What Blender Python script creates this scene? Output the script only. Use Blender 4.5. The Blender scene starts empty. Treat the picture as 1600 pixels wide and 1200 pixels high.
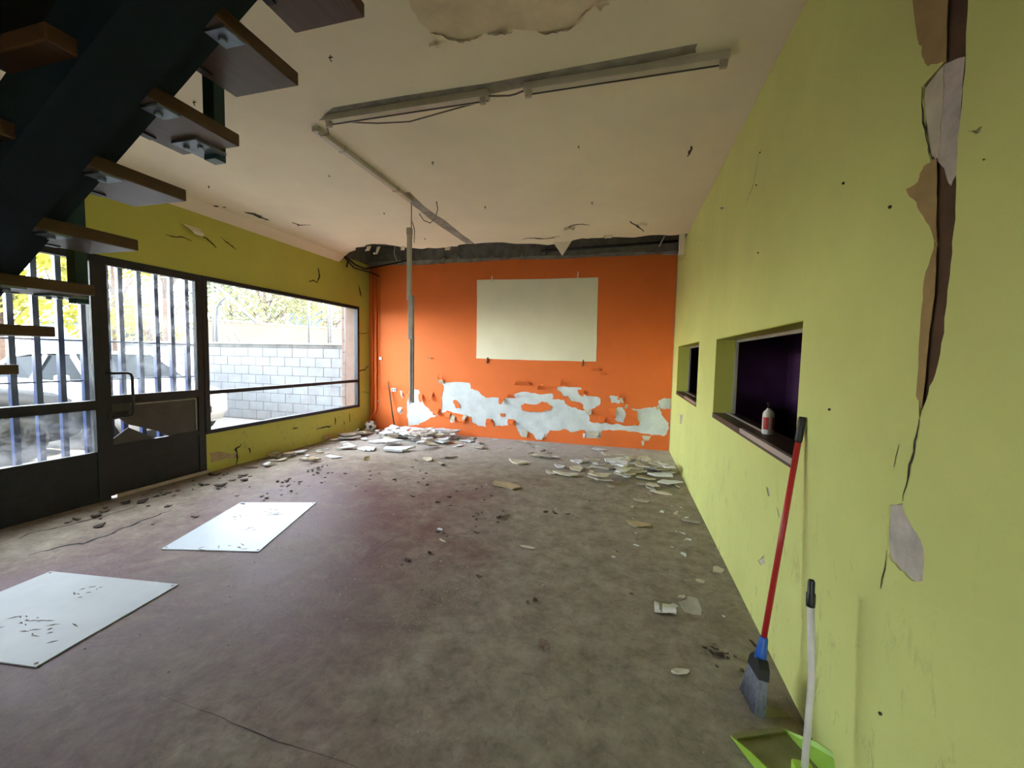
import bpy, bmesh, math, random
from mathutils import Vector, Matrix, noise
from mathutils.geometry import delaunay_2d_cdt
random.seed(7)
SC = bpy.context.scene
COL = SC.collection

# ------------------------------------------------------------------ camera
FPX, YAW, PITCH, ROLL = 640.0, 0.2649, 0.0645, 0.0197
CAMZ = 1.45
_f = Vector((-math.sin(YAW)*math.cos(PITCH), math.cos(YAW)*math.cos(PITCH), -math.sin(PITCH)))
_r0 = Vector((math.cos(YAW), math.sin(YAW), 0)); _u0 = _r0.cross(_f)
_r = _r0*math.cos(ROLL) + _u0*math.sin(ROLL); _u = -_r0*math.sin(ROLL) + _u0*math.cos(ROLL)
cam_d = bpy.data.cameras.new('camera'); cam = bpy.data.objects.new('camera', cam_d); COL.objects.link(cam)
cam_d.sensor_width = 36.0; cam_d.lens = FPX/1600*36.0; cam_d.clip_start = 0.02; cam_d.clip_end = 300
M = Matrix((( _r.x, _u.x, -_f.x, 0), (_r.y, _u.y, -_f.y, 0), (_r.z, _u.z, -_f.z, CAMZ), (0, 0, 0, 1)))
cam.matrix_world = M
SC.camera = cam
C0 = Vector((0, 0, CAMZ))

# ------------------------------------------------------------------ world, sun, exposure
SC.view_settings.view_transform = 'Standard'; SC.view_settings.look = 'None'
SC.view_settings.gamma = 1.0; SC.view_settings.use_curve_mapping = False
SC.view_settings.exposure = 2.85
W = bpy.data.worlds.new('sky'); SC.world = W; W.use_nodes = True
wn = W.node_tree.nodes; wl = W.node_tree.links
bg = wn['Background']
st = wn.new('ShaderNodeTexSky'); st.sky_type = 'NISHITA'; st.sun_disc = False
st.sun_elevation = math.radians(48); st.sun_rotation = math.radians(35); st.air_density = 1.0; st.dust_density = 1.6
hz = wn.new('ShaderNodeMix'); hz.data_type = 'RGBA'; hz.inputs[0].default_value = 0.5; hz.inputs[7].default_value = (3.7, 3.4, 3.0, 1)   # thin haze
wl.new(st.outputs[0], hz.inputs[6]); wl.new(hz.outputs[2], bg.inputs[0]); bg.inputs[1].default_value = 0.9
sd = bpy.data.lights.new('sun', 'SUN'); sd.energy = 3.2; sd.angle = math.radians(0.6); sd.color = (1, 0.93, 0.82)
so = bpy.data.objects.new('sun', sd); COL.objects.link(so)
so.rotation_euler = Vector((-0.24, -0.34, -0.86)).to_track_quat('-Z', 'Y').to_euler()
# ------------------------------------------------------------------ room constants (metres)
XL, XR, YB, YF, H = -4.764, 0.762, 6.957, -3.0, 3.126
WT = 0.26     # facade thickness

def ray(px, py): return _f + _r*((px-800)/FPX) - _u*((py-600)/FPX)
def hit(px, py, ax, v):
    d = ray(px, py); t = (v - C0[ax])/d[ax]; return C0 + d*t
def on_floor(px, py, z=0.0): return hit(px, py, 2, z)
def on_ceil(px, py): return hit(px, py, 2, H)
def on_left(px, py): return hit(px, py, 0, XL)
def on_right(px, py): return hit(px, py, 0, XR)
def on_back(px, py): return hit(px, py, 1, YB)

# ------------------------------------------------------------------ materials
MATS = {}
def nodes_of(name):
    m = bpy.data.materials.new(name); m.use_nodes = True
    nt = m.node_tree; b = nt.nodes['Principled BSDF']; return m, nt, b
def N(nt, t, **kw):
    n = nt.nodes.new(t)
    for k, v in kw.items(): setattr(n, k, v)
    return n
def ramp(nt, src, stops):
    r = N(nt, 'ShaderNodeValToRGB')
    e = r.color_ramp.elements
    while len(e) > 1: e.remove(e[0])
    e[0].position = stops[0][0]; e[0].color = (*stops[0][1], 1)
    for p, c in stops[1:]:
        x = e.new(p); x.color = (*c, 1)
    nt.links.new(src, r.inputs[0]); return r.outputs[0]
def noise_tex(nt, co, scale, detail=6, rough=0.6, dist=0.0):
    n = N(nt, 'ShaderNodeTexNoise'); n.inputs['Scale'].default_value = scale; n.inputs['Detail'].default_value = detail
    n.inputs['Roughness'].default_value = rough; n.inputs['Distortion'].default_value = dist
    nt.links.new(co, n.inputs['Vector']); return n.outputs['Fac']
def coords(nt, scale=(1, 1, 1)):
    g = N(nt, 'ShaderNodeNewGeometry')
    mp = N(nt, 'ShaderNodeMapping'); mp.inputs['Scale'].default_value = scale
    nt.links.new(g.outputs['Position'], mp.inputs['Vector']); return mp.outputs[0]
def objco(nt, scale=(1, 1, 1)):
    g = N(nt, 'ShaderNodeTexCoord'); mp = N(nt, 'ShaderNodeMapping'); mp.inputs['Scale'].default_value = scale
    nt.links.new(g.outputs['Object'], mp.inputs['Vector']); return mp.outputs[0]
def mixc(nt, fac, a, b):
    m = N(nt, 'ShaderNodeMix', data_type='RGBA')
    if isinstance(fac, float): m.inputs[0].default_value = fac
    else: nt.links.new(fac, m.inputs[0])
    for i, v in ((6, a), (7, b)):
        if isinstance(v, tuple): m.inputs[i].default_value = (*v, 1)
        else: nt.links.new(v, m.inputs[i])
    return m.outputs[2]
def math_n(nt, op, a, b=None, clamp=False):
    m = N(nt, 'ShaderNodeMath', operation=op); m.use_clamp = clamp
    for i, v in ((0, a), (1, b)):
        if v is None: continue
        if isinstance(v, (int, float)): m.inputs[i].default_value = v
        else: nt.links.new(v, m.inputs[i])
    return m.outputs[0]
def bump(nt, b, h, strength=0.3, dist=0.01):
    n = N(nt, 'ShaderNodeBump'); n.inputs['Strength'].default_value = strength; n.inputs['Distance'].default_value = dist
    nt.links.new(h, n.inputs['Height']); nt.links.new(n.outputs[0], b.inputs['Normal'])
def simple(name, c, rough=0.6, metal=0.0, var=0.12, scale=8.0, bmp=0.0, bscale=60.0, obj=False, spec=0.4):
    m, nt, b = nodes_of(name)
    co = objco(nt) if obj else coords(nt)
    n = noise_tex(nt, co, scale)
    dark = tuple(x*(1-var) for x in c); lite = tuple(min(1, x*(1+var)) for x in c)
    nt.links.new(ramp(nt, n, [(0.3, dark), (0.7, lite)]), b.inputs['Base Color'])
    b.inputs['Roughness'].default_value = rough; b.inputs['Metallic'].default_value = metal
    b.inputs['Specular IOR Level'].default_value = spec
    if bmp: bump(nt, b, noise_tex(nt, co, bscale, 4), bmp, 0.01)
    MATS[name] = m; return m

def wall_paint(name, c, dirt=(0.28, 0.26, 0.12), lowdirt=0.55, gran=220, bs=0.25, blot=0.10):
    m, nt, b = nodes_of(name)
    co = coords(nt)
    n1 = noise_tex(nt, co, 1.3, 5); n2 = noise_tex(nt, co, gran, 3)
    base = ramp(nt, n1, [(0.25, tuple(x*(1-blot) for x in c)), (0.75, tuple(min(1, x*(1+blot*0.6)) for x in c))])
    # scuffs: concentrated low on the wall, ragged
    sep = N(nt, 'ShaderNodeSeparateXYZ'); nt.links.new(coords(nt), sep.inputs[0])
    low = N(nt, 'ShaderNodeMapRange'); low.inputs[1].default_value = 1.2; low.inputs[2].default_value = 0.0
    low.inputs[3].default_value = 0.0; low.inputs[4].default_value = 1.0
    nt.links.new(sep.outputs[2], low.inputs[0])
    sc = noise_tex(nt, coords(nt, (1, 1.6, 0.7)), 9, 9, 0.72, 0.6)
    scr = ramp(nt, sc, [(0.575, (0, 0, 0)), (0.65, (1, 1, 1))])
    fac = math_n(nt, 'MULTIPLY', math_n(nt, 'MULTIPLY', scr, low.outputs[0]), lowdirt)
    col = mixc(nt, fac, base, dirt)
    nt.links.new(col, b.inputs['Base Color']); b.inputs['Roughness'].default_value = 0.62
    b.inputs['Specular IOR Level'].default_value = 0.3
    h = math_n(nt, 'ADD', math_n(nt, 'MULTIPLY', n2, 0.35), noise_tex(nt, co, 26, 4))
    bump(nt, b, h, bs, 0.004)
    MATS[name] = m; return m
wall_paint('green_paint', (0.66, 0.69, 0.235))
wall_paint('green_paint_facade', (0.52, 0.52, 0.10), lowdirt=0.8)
wall_paint('orange_paint', (0.80, 0.175, 0.035), dirt=(0.55, 0.2, 0.12), lowdirt=0.5, bs=0.35)
simple('plaster', (0.62, 0.66, 0.66), 0.85, var=0.14, scale=5, bmp=0.3, bscale=30)
simple('raw_plaster', (0.50, 0.44, 0.40), 0.9, var=0.25, scale=14, bmp=0.5, bscale=40)
simple('shaded_brown_backing', (0.10, 0.052, 0.03), 0.9, var=0.3, scale=10, bmp=0.3)  # brown made darker to stand in for shade inside the shallow seam
simple('kraft_paper', (0.36, 0.24, 0.10), 0.8, var=0.15, scale=12, bmp=0.2)
simple('ceiling_paint', (0.83, 0.74, 0.60), 0.8, var=0.06, scale=1.2, bmp=0.08, bscale=20)
simple('ceiling_bare', (0.74, 0.61, 0.45), 0.9, var=0.15, scale=6, bmp=0.15, bscale=20)
simple('concrete_dark', (0.17, 0.15, 0.13), 0.9, var=0.35, scale=7, bmp=0.6, bscale=25)
simple('concrete_grey', (0.30, 0.27, 0.24), 0.9, var=0.3, scale=9, bmp=0.6, bscale=25)
simple('board_paint', (0.86, 0.80, 0.62), 0.7, var=0.05, scale=1.5, bmp=0.08, bscale=40)
simple('navy_steel', (0.007, 0.016, 0.026), 0.6, var=0.3, scale=6, bmp=0.05, spec=0.2)
simple('teal_steel', (0.014, 0.052, 0.066), 0.35, var=0.25, scale=6, bmp=0.05)
simple('frame_steel', (0.012, 0.014, 0.018), 0.5, var=0.4, scale=12, bmp=0.1)
simple('bare_steel', (0.22, 0.27, 0.33), 0.35, 0.7, var=0.25, scale=30)
simple('hardboard', (0.075, 0.070, 0.060), 0.6, var=0.2, scale=5)
simple('handle_black', (0.012, 0.010, 0.010), 0.35)
simple('blue_bar', (0.016, 0.03, 0.09), 0.3, var=0.25, scale=15)
simple('white_metal', (0.52, 0.47, 0.40), 0.4, var=0.1, scale=10)
simple('grey_metal', (0.42, 0.38, 0.34), 0.4, 0.2, var=0.2, scale=10)
simple('wire_dark', (0.03, 0.028, 0.025), 0.6)
simple('wire_grey', (0.20, 0.17, 0.14), 0.6)
simple('dark_void', (0.035, 0.018, 0.035), 0.9, var=0.3)
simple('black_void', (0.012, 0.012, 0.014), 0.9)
simple('purple_wall', (0.10, 0.035, 0.11), 0.7, var=0.25, scale=3, bmp=0.3, bscale=10)
simple('dark_wood', (0.05, 0.032, 0.022), 0.45, var=0.3, scale=20)
simple('aluminium', (0.50, 0.48, 0.45), 0.35, 0.6, var=0.1)
simple('sheet_white', (0.47, 0.535, 0.575), 0.42, var=0.06, scale=3, bmp=0.02)
simple('sheet_grey', (0.38, 0.41, 0.405), 0.5, var=0.08, scale=3, bmp=0.02)
simple('sheet_dirt', (0.18, 0.15, 0.12), 0.9)
simple('red_paint', (0.42, 0.02, 0.025), 0.35, var=0.1)
simple('blue_plastic', (0.015, 0.09, 0.40), 0.35)
simple('black_plastic', (0.015, 0.015, 0.016), 0.45)
simple('bristle_grey', (0.16, 0.17, 0.20), 0.8, var=0.3, scale=60)
simple('pole_white', (0.62, 0.58, 0.55), 0.4, var=0.1)
simple('lime_plastic', (0.36, 0.60, 0.06), 0.4, var=0.1)
simple('olive_plastic', (0.22, 0.215, 0.09), 0.6, var=0.25)
simple('bottle_white', (0.72, 0.68, 0.66), 0.3, var=0.04)
simple('label_red', (0.50, 0.03, 0.03), 0.4, var=0.05)
simple('ball_white', (0.62, 0.60, 0.55), 0.5, var=0.1, obj=True)
simple('ball_black', (0.06, 0.06, 0.07), 0.5, obj=True)
simple('flake_white', (0.66, 0.68, 0.70), 0.85, var=0.12, scale=9, bmp=0.15)
simple('flake_cream', (0.55, 0.50, 0.38), 0.85, var=0.18, scale=9, bmp=0.15)
simple('flake_grey', (0.38, 0.34, 0.28), 0.9, var=0.2, scale=12, bmp=0.3)
simple('flake_tan', (0.42, 0.33, 0.19), 0.9, var=0.15, scale=12, bmp=0.2)
simple('flake_orange', (0.75, 0.16, 0.04), 0.7, var=0.1)
simple('leaf_dark', (0.055, 0.042, 0.034), 0.9, var=0.4, scale=30)
simple('leaf_brown', (0.16, 0.115, 0.085), 0.9, var=0.4, scale=30)
simple('crack_dark', (0.05, 0.04, 0.025), 0.95)
simple('crack_floor', (0.035, 0.03, 0.03), 0.95)
simple('skirting', (0.42, 0.36, 0.27), 0.7, var=0.2)
# outside
simple('asphalt', (0.14, 0.132, 0.122), 0.9, var=0.2, scale=5, bmp=0.3)
simple('kerb', (0.20, 0.19, 0.175), 0.8, var=0.1)
simple('block_white', (0.122, 0.129, 0.138), 0.9, var=0.16, scale=4, bmp=0.5, bscale=30)
simple('mortar', (0.045, 0.045, 0.045), 0.95)
simple('coping', (0.15, 0.147, 0.14), 0.9, var=0.15)
simple('stained', (0.055, 0.054, 0.053), 0.95, var=0.5, scale=6, bmp=0.4)
simple('tan_render', (0.102, 0.073, 0.047), 0.9, var=0.2, scale=1.6, bmp=0.3)
simple('red_brick', (0.14, 0.035, 0.018), 0.9, var=0.2)
simple('pink_brick', (0.125, 0.083, 0.065), 0.9, var=0.15, scale=8, bmp=0.3)
simple('galvanised', (0.14, 0.147, 0.155), 0.4, 0.3, var=0.1)
simple('pipe_grey', (0.05, 0.058, 0.072), 0.5, var=0.1)
simple('blue_building', (0.018, 0.062, 0.16), 0.6, var=0.1)
simple('pale_building', (0.10, 0.135, 0.155), 0.8, var=0.08)
simple('bark', (0.075, 0.045, 0.03), 0.95, var=0.35, scale=14, bmp=0.8, bscale=20)
simple('car_white', (0.25, 0.25, 0.255), 0.2, var=0.02, spec=0.6)
simple('car_grey', (0.005, 0.006, 0.008), 0.5, 0.0, var=0.05, spec=0.06)
simple('tyre', (0.004, 0.004, 0.004), 0.9)
simple('hub', (0.02, 0.02, 0.022), 0.35, 0.8)
simple('lamp_lens', (0.6, 0.62, 0.65), 0.1)
simple('tail_red', (0.4, 0.02, 0.02), 0.2)
simple('car_glass', (0.003, 0.005, 0.006), 0.12, var=0.1, spec=0.02)

def leafmat(name, c):
    m, nt, b = nodes_of(name)
    n = noise_tex(nt, coords(nt), 3.0)
    col = ramp(nt, n, [(0.3, tuple(x*0.6 for x in c)), (0.7, tuple(min(1, x*1.3) for x in c))])
    nt.links.new(col, b.inputs['Base Color']); b.inputs['Roughness'].default_value = 0.7
    tr = N(nt, 'ShaderNodeBsdfTranslucent'); nt.links.new(col, tr.inputs[0])
    mx = N(nt, 'ShaderNodeMixShader'); mx.inputs[0].default_value = 0.4
    nt.links.new(b.outputs[0], mx.inputs[1]); nt.links.new(tr.outputs[0], mx.inputs[2])
    nt.links.new(mx.outputs[0], nt.nodes['Material Output'].inputs[0]); MATS[name] = m
leafmat('leaf_yellow', (0.18, 0.175, 0.014)); leafmat('leaf_green', (0.06, 0.08, 0.028)); leafmat('leaf_olive', (0.115, 0.122, 0.035))

def glassmat(name, dirt_lo, dirt_hi, scale):
    m, nt, b = nodes_of(name); nt.nodes.remove(b)
    tp = N(nt, 'ShaderNodeBsdfTransparent'); tp.inputs[0].default_value = (0.96, 0.98, 0.97, 1)
    gl = N(nt, 'ShaderNodeBsdfGlossy'); gl.inputs['Roughness'].default_value = 0.03
    lw = N(nt, 'ShaderNodeLayerWeight'); lw.inputs[0].default_value = 0.5
    fac_ = math_n(nt, 'ADD', math_n(nt, 'MULTIPLY', math_n(nt, 'POWER', lw.outputs['Facing'], 5.0), 0.8), 0.02)
    m1 = N(nt, 'ShaderNodeMixShader'); nt.links.new(fac_, m1.inputs[0]); nt.links.new(tp.outputs[0], m1.inputs[1]); nt.links.new(gl.outputs[0], m1.inputs[2])
    tl = N(nt, 'ShaderNodeBsdfTranslucent'); tl.inputs[0].default_value = (0.85, 0.88, 0.9, 1)
    n = noise_tex(nt, coords(nt), scale, 9, 0.75, 0.4)
    mr = N(nt, 'ShaderNodeMapRange'); mr.inputs[1].default_value = 0.42; mr.inputs[2].default_value = 0.72
    mr.inputs[3].default_value = dirt_lo; mr.inputs[4].default_value = dirt_hi; nt.links.new(n, mr.inputs[0])
    m2 = N(nt, 'ShaderNodeMixShader'); nt.links.new(mr.outputs[0], m2.inputs[0]); nt.links.new(m1.outputs[0], m2.inputs[1]); nt.links.new(tl.outputs[0], m2.inputs[2])
    nt.links.new(m2.outputs[0], nt.nodes['Material Output'].inputs[0]); MATS[name] = m
glassmat('glass_clean', 0.0, 0.012, 5.0)
glassmat('glass_dirty', 0.003, 0.075, 6.0)

def wood(name, c1, c2):
    m, nt, b = nodes_of(name)
    n = noise_tex(nt, coords(nt, (14, 1.2, 30)), 3, 8, 0.65, 0.8)
    nt.links.new(ramp(nt, n, [(0.3, c1), (0.7, c2)]), b.inputs['Base Color']); b.inputs['Roughness'].default_value = 0.38
    bump(nt, b, n, 0.1, 0.004); MATS[name] = m
wood('tread_wood', (0.050, 0.022, 0.012), (0.105, 0.048, 0.025))

def floor_mat():
    m, nt, b = nodes_of('floor_paint')
    co = coords(nt)
    sep = N(nt, 'ShaderNodeSeparateXYZ'); nt.links.new(co, sep.inputs[0])
    big = noise_tex(nt, co, 0.75, 7, 0.62, 0.5); mid = noise_tex(nt, co, 3.2, 9, 0.72, 0.8); fine = noise_tex(nt, co, 45, 6, 0.7)
    red = ramp(nt, fine, [(0.3, (0.090, 0.036, 0.032)), (0.7, (0.155, 0.075, 0.065))])
    dust = ramp(nt, noise_tex(nt, co, 6, 8, 0.7), [(0.3, (0.19, 0.160, 0.118)), (0.7, (0.38, 0.33, 0.26))])
    # worn to bare dusty concrete along the right wall, by the orange wall and along the facade
    gx = N(nt, 'ShaderNodeMapRange'); gx.inputs[1].default_value = -1.9; gx.inputs[2].default_value = 0.35; nt.links.new(sep.outputs[0], gx.inputs[0])
    gy = N(nt, 'ShaderNodeMapRange'); gy.inputs[1].default_value = 3.6; gy.inputs[2].default_value = 6.0; nt.links.new(sep.outputs[1], gy.inputs[0])
    gl = N(nt, 'ShaderNodeMapRange'); gl.inputs[1].default_value = -3.5; gl.inputs[2].default_value = -4.6; nt.links.new(sep.outputs[0], gl.inputs[0])
    s = math_n(nt, 'MAXIMUM', math_n(nt, 'MAXIMUM', gx.outputs[0], gy.outputs[0]), gl.outputs[0])
    k = math_n(nt, 'ADD', math_n(nt, 'MULTIPLY', s, 0.62), math_n(nt, 'ADD', math_n(nt, 'MULTIPLY', big, 0.75), math_n(nt, 'MULTIPLY', mid, 0.75)))
    fac = N(nt, 'ShaderNodeMapRange'); fac.inputs[1].default_value = 0.70; fac.inputs[2].default_value = 1.10; nt.links.new(k, fac.inputs[0])
    col = mixc(nt, fac.outputs[0], red, dust)
    # pale plaster dust patches
    pd = ramp(nt, noise_tex(nt, co, 2.1, 10, 0.78, 1.0), [(0.63, (0, 0, 0)), (0.75, (1, 1, 1))])
    col = mixc(nt, math_n(nt, 'MULTIPLY', pd, 0.55), col, (0.36, 0.34, 0.31))
    gb = N(nt, 'ShaderNodeMapRange'); gb.inputs[1].default_value = 4.9; gb.inputs[2].default_value = 6.4; nt.links.new(sep.outputs[1], gb.inputs[0])
    col = mixc(nt, math_n(nt, 'MULTIPLY', math_n(nt, 'MULTIPLY', gb.outputs[0], mid), 1.5, True), col, (0.52, 0.50, 0.48))
    sp_ = ramp(nt, noise_tex(nt, co, 16, 10, 0.8, 0.6), [(0.38, (0.72, 0.70, 0.69)), (0.52, (1, 1, 1)), (0.68, (1.0, 1.0, 1.0))])
    mm_ = N(nt, 'ShaderNodeMix', data_type='RGBA'); mm_.blend_type = 'MULTIPLY'; mm_.inputs[0].default_value = 0.85
    nt.links.new(col, mm_.inputs[6]); nt.links.new(sp_, mm_.inputs[7]); col = mm_.outputs[2]
    ds = ramp(nt, noise_tex(nt, co, 11, 12, 0.85, 0.3), [(0.62, (0, 0, 0)), (0.70, (1, 1, 1))])
    col = mixc(nt, math_n(nt, 'MULTIPLY', ds, 0.45), col, (0.42, 0.385, 0.33))
    # dark damp blotches
    dk = ramp(nt, noise_tex(nt, co, 1.7, 6, 0.6, 0.4), [(0.60, (0, 0, 0)), (0.74, (1, 1, 1))])
    col = mixc(nt, math_n(nt, 'MULTIPLY', dk, 0.45), col, (0.055, 0.042, 0.04))
    nt.links.new(col, b.inputs['Base Color'])
    rr = N(nt, 'ShaderNodeMapRange'); rr.inputs[3].default_value = 0.52; rr.inputs[4].default_value = 0.8; nt.links.new(fac.outputs[0], rr.inputs[0])
    nt.links.new(rr.outputs[0], b.inputs['Roughness']); b.inputs['Specular IOR Level'].default_value = 0.22
    h = math_n(nt, 'ADD', math_n(nt, 'MULTIPLY', fine, 0.5), mid); bump(nt, b, h, 0.35, 0.01)
    MATS['floor_paint'] = m
floor_mat()

# ------------------------------------------------------------------ mesh helpers
ORG = {}
class MB:
    def __init__(s): s.v = []; s.f = []; s.smooth = []
    def add(s, vs, fs, sm=False):
        o = len(s.v); s.v += [Vector(v) for v in vs]; s.f += [tuple(i+o for i in f) for f in fs]; s.smooth += [sm]*len(fs); return s
    def box(s, a, b):
        x0, y0, z0 = (min(p, q) for p, q in zip(a, b)); x1, y1, z1 = (max(p, q) for p, q in zip(a, b))
        return s.add([(x0,y0,z0),(x1,y0,z0),(x1,y1,z0),(x0,y1,z0),(x0,y0,z1),(x1,y0,z1),(x1,y1,z1),(x0,y1,z1)],
                     [(3,2,1,0),(4,5,6,7),(0,1,5,4),(1,2,6,5),(2,3,7,6),(3,0,4,7)])
    def cbox(s, a, b, c):   # box with chamfered edges
        bm = bmesh.new(); bmesh.ops.create_cube(bm, size=1)
        a = Vector(a); b = Vector(b); ce = (a+b)/2; sz = b-a
        for v in bm.verts: v.co = Vector((v.co.x*abs(sz.x), v.co.y*abs(sz.y), v.co.z*abs(sz.z))) + ce
        bmesh.ops.bevel(bm, geom=bm.edges[:], offset=c, segments=2, affect='EDGES', profile=0.5)
        bm.verts.index_update(); s.add([v.co.copy() for v in bm.verts], [tuple(v.index for v in f.verts) for f in bm.faces]); bm.free(); return s
    def bar(s, p, q, w, h, up=(0, 0, 1)):
        p = Vector(p); q = Vector(q); d = (q-p).normalized(); r = d.cross(Vector(up))
        if r.length < 1e-5: r = d.cross(Vector((0, 1, 0)))
        r.normalize(); u = r.cross(d)
        vs = [e + r*(sx*w/2) + u*(sz*h/2) for e in (p, q) for sx, sz in ((-1,-1),(1,-1),(1,1),(-1,1))]
        return s.add(vs, [(0,1,2,3),(7,6,5,4),(0,4,5,1),(1,5,6,2),(2,6,7,3),(3,7,4,0)])
    def tube(s, pts, rad, n=8, cap=True):
        pts = [Vector(p) for p in pts]; rads = rad if isinstance(rad, (list, tuple)) else [rad]*len(pts)
        rings = []; ref = None
        for i, p in enumerate(pts):
            d = (pts[min(i+1, len(pts)-1)] - pts[max(i-1, 0)]).normalized()
            if ref is None: ref = d.orthogonal().normalized()
            ref = (ref - d*ref.dot(d)); ref = ref.normalized() if ref.length > 1e-6 else d.orthogonal().normalized()
            b = d.cross(ref); rings.append([p + (ref*math.cos(t*2*math.pi/n) + b*math.sin(t*2*math.pi/n))*rads[i] for t in range(n)])
        fs = []
        for i in range(len(rings)-1):
            for t in range(n): fs.append((i*n+t, i*n+(t+1) % n, (i+1)*n+(t+1) % n, (i+1)*n+t))
        s.add([v for r in rings for v in r], fs, True)
        if cap:
            o = len(s.v) - len(rings)*n
            s.f += [tuple(o+t for t in reversed(range(n))), tuple(o+(len(rings)-1)*n+t for t in range(n))]; s.smooth += [False, False]
        return s
    def lathe(s, c, prof, n=20):   # prof: (r, z) list, axis z
        vs = []; fs = []
        for r, z in prof:
            for t in range(n): a = t*2*math.pi/n; vs.append((c[0]+r*math.cos(a), c[1]+r*math.sin(a), c[2]+z))
        for i in range(len(prof)-1):
            for t in range(n): fs.append((i*n+t, i*n+(t+1) % n, (i+1)*n+(t+1) % n, (i+1)*n+t))
        s.add(vs, fs, True); return s
    def prism(s, poly, fr, th, holes=()):
        """poly/holes: 2D loops; fr(u,v,w)->world; w from 0 (front) to th (back)."""
        loops = [list(poly)] + [list(h) for h in holes]
        fl0 = [Vector((p[0], p[1])) for l in loops for p in l]; ed = []; o = 0
        for l in loops: ed += [(o+i, o+(i+1) % len(l)) for i in range(len(l))]; o += len(l)
        vv, ee, tris = delaunay_2d_cdt(fl0, ed, [], 1, 1e-6)[:3]
        def inside(p, l):
            c = False; k = len(l)
            for i in range(k):
                a, b = l[i], l[(i+1) % k]
                if (a[1] > p.y) != (b[1] > p.y) and p.x < (b[0]-a[0])*(p.y-a[1])/(b[1]-a[1])+a[0]: c = not c
            return c
        keep = []
        for t in tris:
            ce = (vv[t[0]]+vv[t[1]]+vv[t[2]])/3
            if inside(ce, loops[0]) and not any(inside(ce, h) for h in loops[1:]): keep.append(tuple(t))
        tris = keep
        flat = [(v.x, v.y) for v in vv]
        n = len(flat); cnt = {}
        for t in tris:
            for a, b in zip(t, t[1:]+t[:1]): cnt[(min(a, b), max(a, b))] = cnt.get((min(a, b), max(a, b)), 0)+1
        vs = [Vector(fr(u, v, 0)) for u, v in flat] + [Vector(fr(u, v, th)) for u, v in flat]
        fs = []
        for t in tris: fs += [tuple(t), tuple(i+n for i in reversed(t))]
        for (a, b), k in cnt.items():
            if k == 1: fs.append((a, b, b+n, a+n))
        return s.add(vs, fs)
    def build(s, name, mat, parent=None, kind=None, fixn=True):
        org = ORG.get(parent.name, Vector()) if parent else Vector()
        me = bpy.data.meshes.new(name); me.from_pydata([v-org for v in s.v], [], s.f)
        for p, sm in zip(me.polygons, s.smooth): p.use_smooth = sm
        if fixn:
            bm = bmesh.new(); bm.from_mesh(me); bmesh.ops.recalc_face_normals(bm, faces=bm.faces[:]); bm.to_mesh(me); bm.free()
        me.materials.append(MATS[mat]); me.update()
        o = bpy.data.objects.new(name, me); COL.objects.link(o)
        if parent: o.parent = parent
        ORG[o.name] = org
        if kind: o['kind'] = kind
        return o
def tag(o, label, cat, group=None):
    o['label'] = label; o['category'] = cat
    if group: o['group'] = group
    return o
def thing(name, label, cat, loc, group=None):
    o = bpy.data.objects.new(name, None); COL.objects.link(o); o.location = loc; o.empty_display_size = 0.1
    ORG[o.name] = Vector(loc); return tag(o, label, cat, group)
def single(mb, name, mat, label, cat, loc, group=None):
    """one-mesh thing with its origin at loc"""
    loc = Vector(loc); mb.v = [v-loc for v in mb.v]; o = mb.build(name, mat); o.location = loc; ORG[o.name] = loc
    return tag(o, label, cat, group)
def struct(mb, name, mat, parent=None):
    o = mb.build(name, mat, parent)
    if not parent: o['kind'] = 'structure'
    return o
def jag(poly, amp, it=2, closed=True):
    pts = [Vector((p[0], p[1])) for p in poly]
    for k in range(it):
        out = []; n = len(pts)
        for i in range(n if closed else n-1):
            a = pts[i]; b = pts[(i+1) % n]; d = b-a; out.append(a)
            if d.length > amp*1.2:
                out.append((a+b)/2 + Vector((-d.y, d.x)).normalized()*random.uniform(-1, 1)*min(amp, d.length*0.22))
        if not closed: out.append(pts[-1])
        pts = out; amp *= 0.6
    return [(p.x, p.y) for p in pts]
fr_back = lambda u, v, w: (u, YB-0.006+w, v)
fr_right = lambda u, v, w: (XR-0.006+w, u, v)
fr_left = lambda u, v, w: (XL+0.006-w, u, v)
def pxb(pts): return [(p.x, p.z) for p in (on_back(*q) for q in pts)]
def pxr(pts): return [(p.y, p.z) for p in (on_right(*q) for q in pts)]
def pxl(pts): return [(p.y, p.z) for p in (on_left(*q) for q in pts)]
def pxc(pts): return [(p.x, p.y) for p in (on_ceil(*q) for q in pts)]
def ribbon(pts, wid, fr, lift, mb=None):
    """thin dark crack: tapered ribbon along 2D points, proud by lift"""
    mb = mb or MB(); n = len(pts); L = []; R = []
    for i, p in enumerate(pts):
        a = Vector(pts[max(i-1, 0)]); b = Vector(pts[min(i+1, n-1)]); d = (b-a).normalized(); nn = Vector((-d.y, d.x))
        w = wid*(0.25+0.75*math.sin(math.pi*(i+0.35)/(n-0.3)))*random.uniform(0.6, 1.2)
        L.append(Vector(p)+nn*w/2); R.append(Vector(p)-nn*w/2)
    vs = [Vector(fr(p.x, p.y, -lift)) for p in L] + [Vector(fr(p.x, p.y, -lift)) for p in R]
    return mb.add(vs, [(i, i+1, n+i+1, n+i) for i in range(n-1)])

# ================================================================== THE SETTING
# stairwell opening in the ceiling
SW = (-4.45, 0.55, -0.9, 1.56)    # x0,x1,y0,y1
struct(MB().box((XL-WT, YF-0.3, -0.25), (3.05, YB+0.25, 0.0)), 'floor', 'floor_paint')
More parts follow.
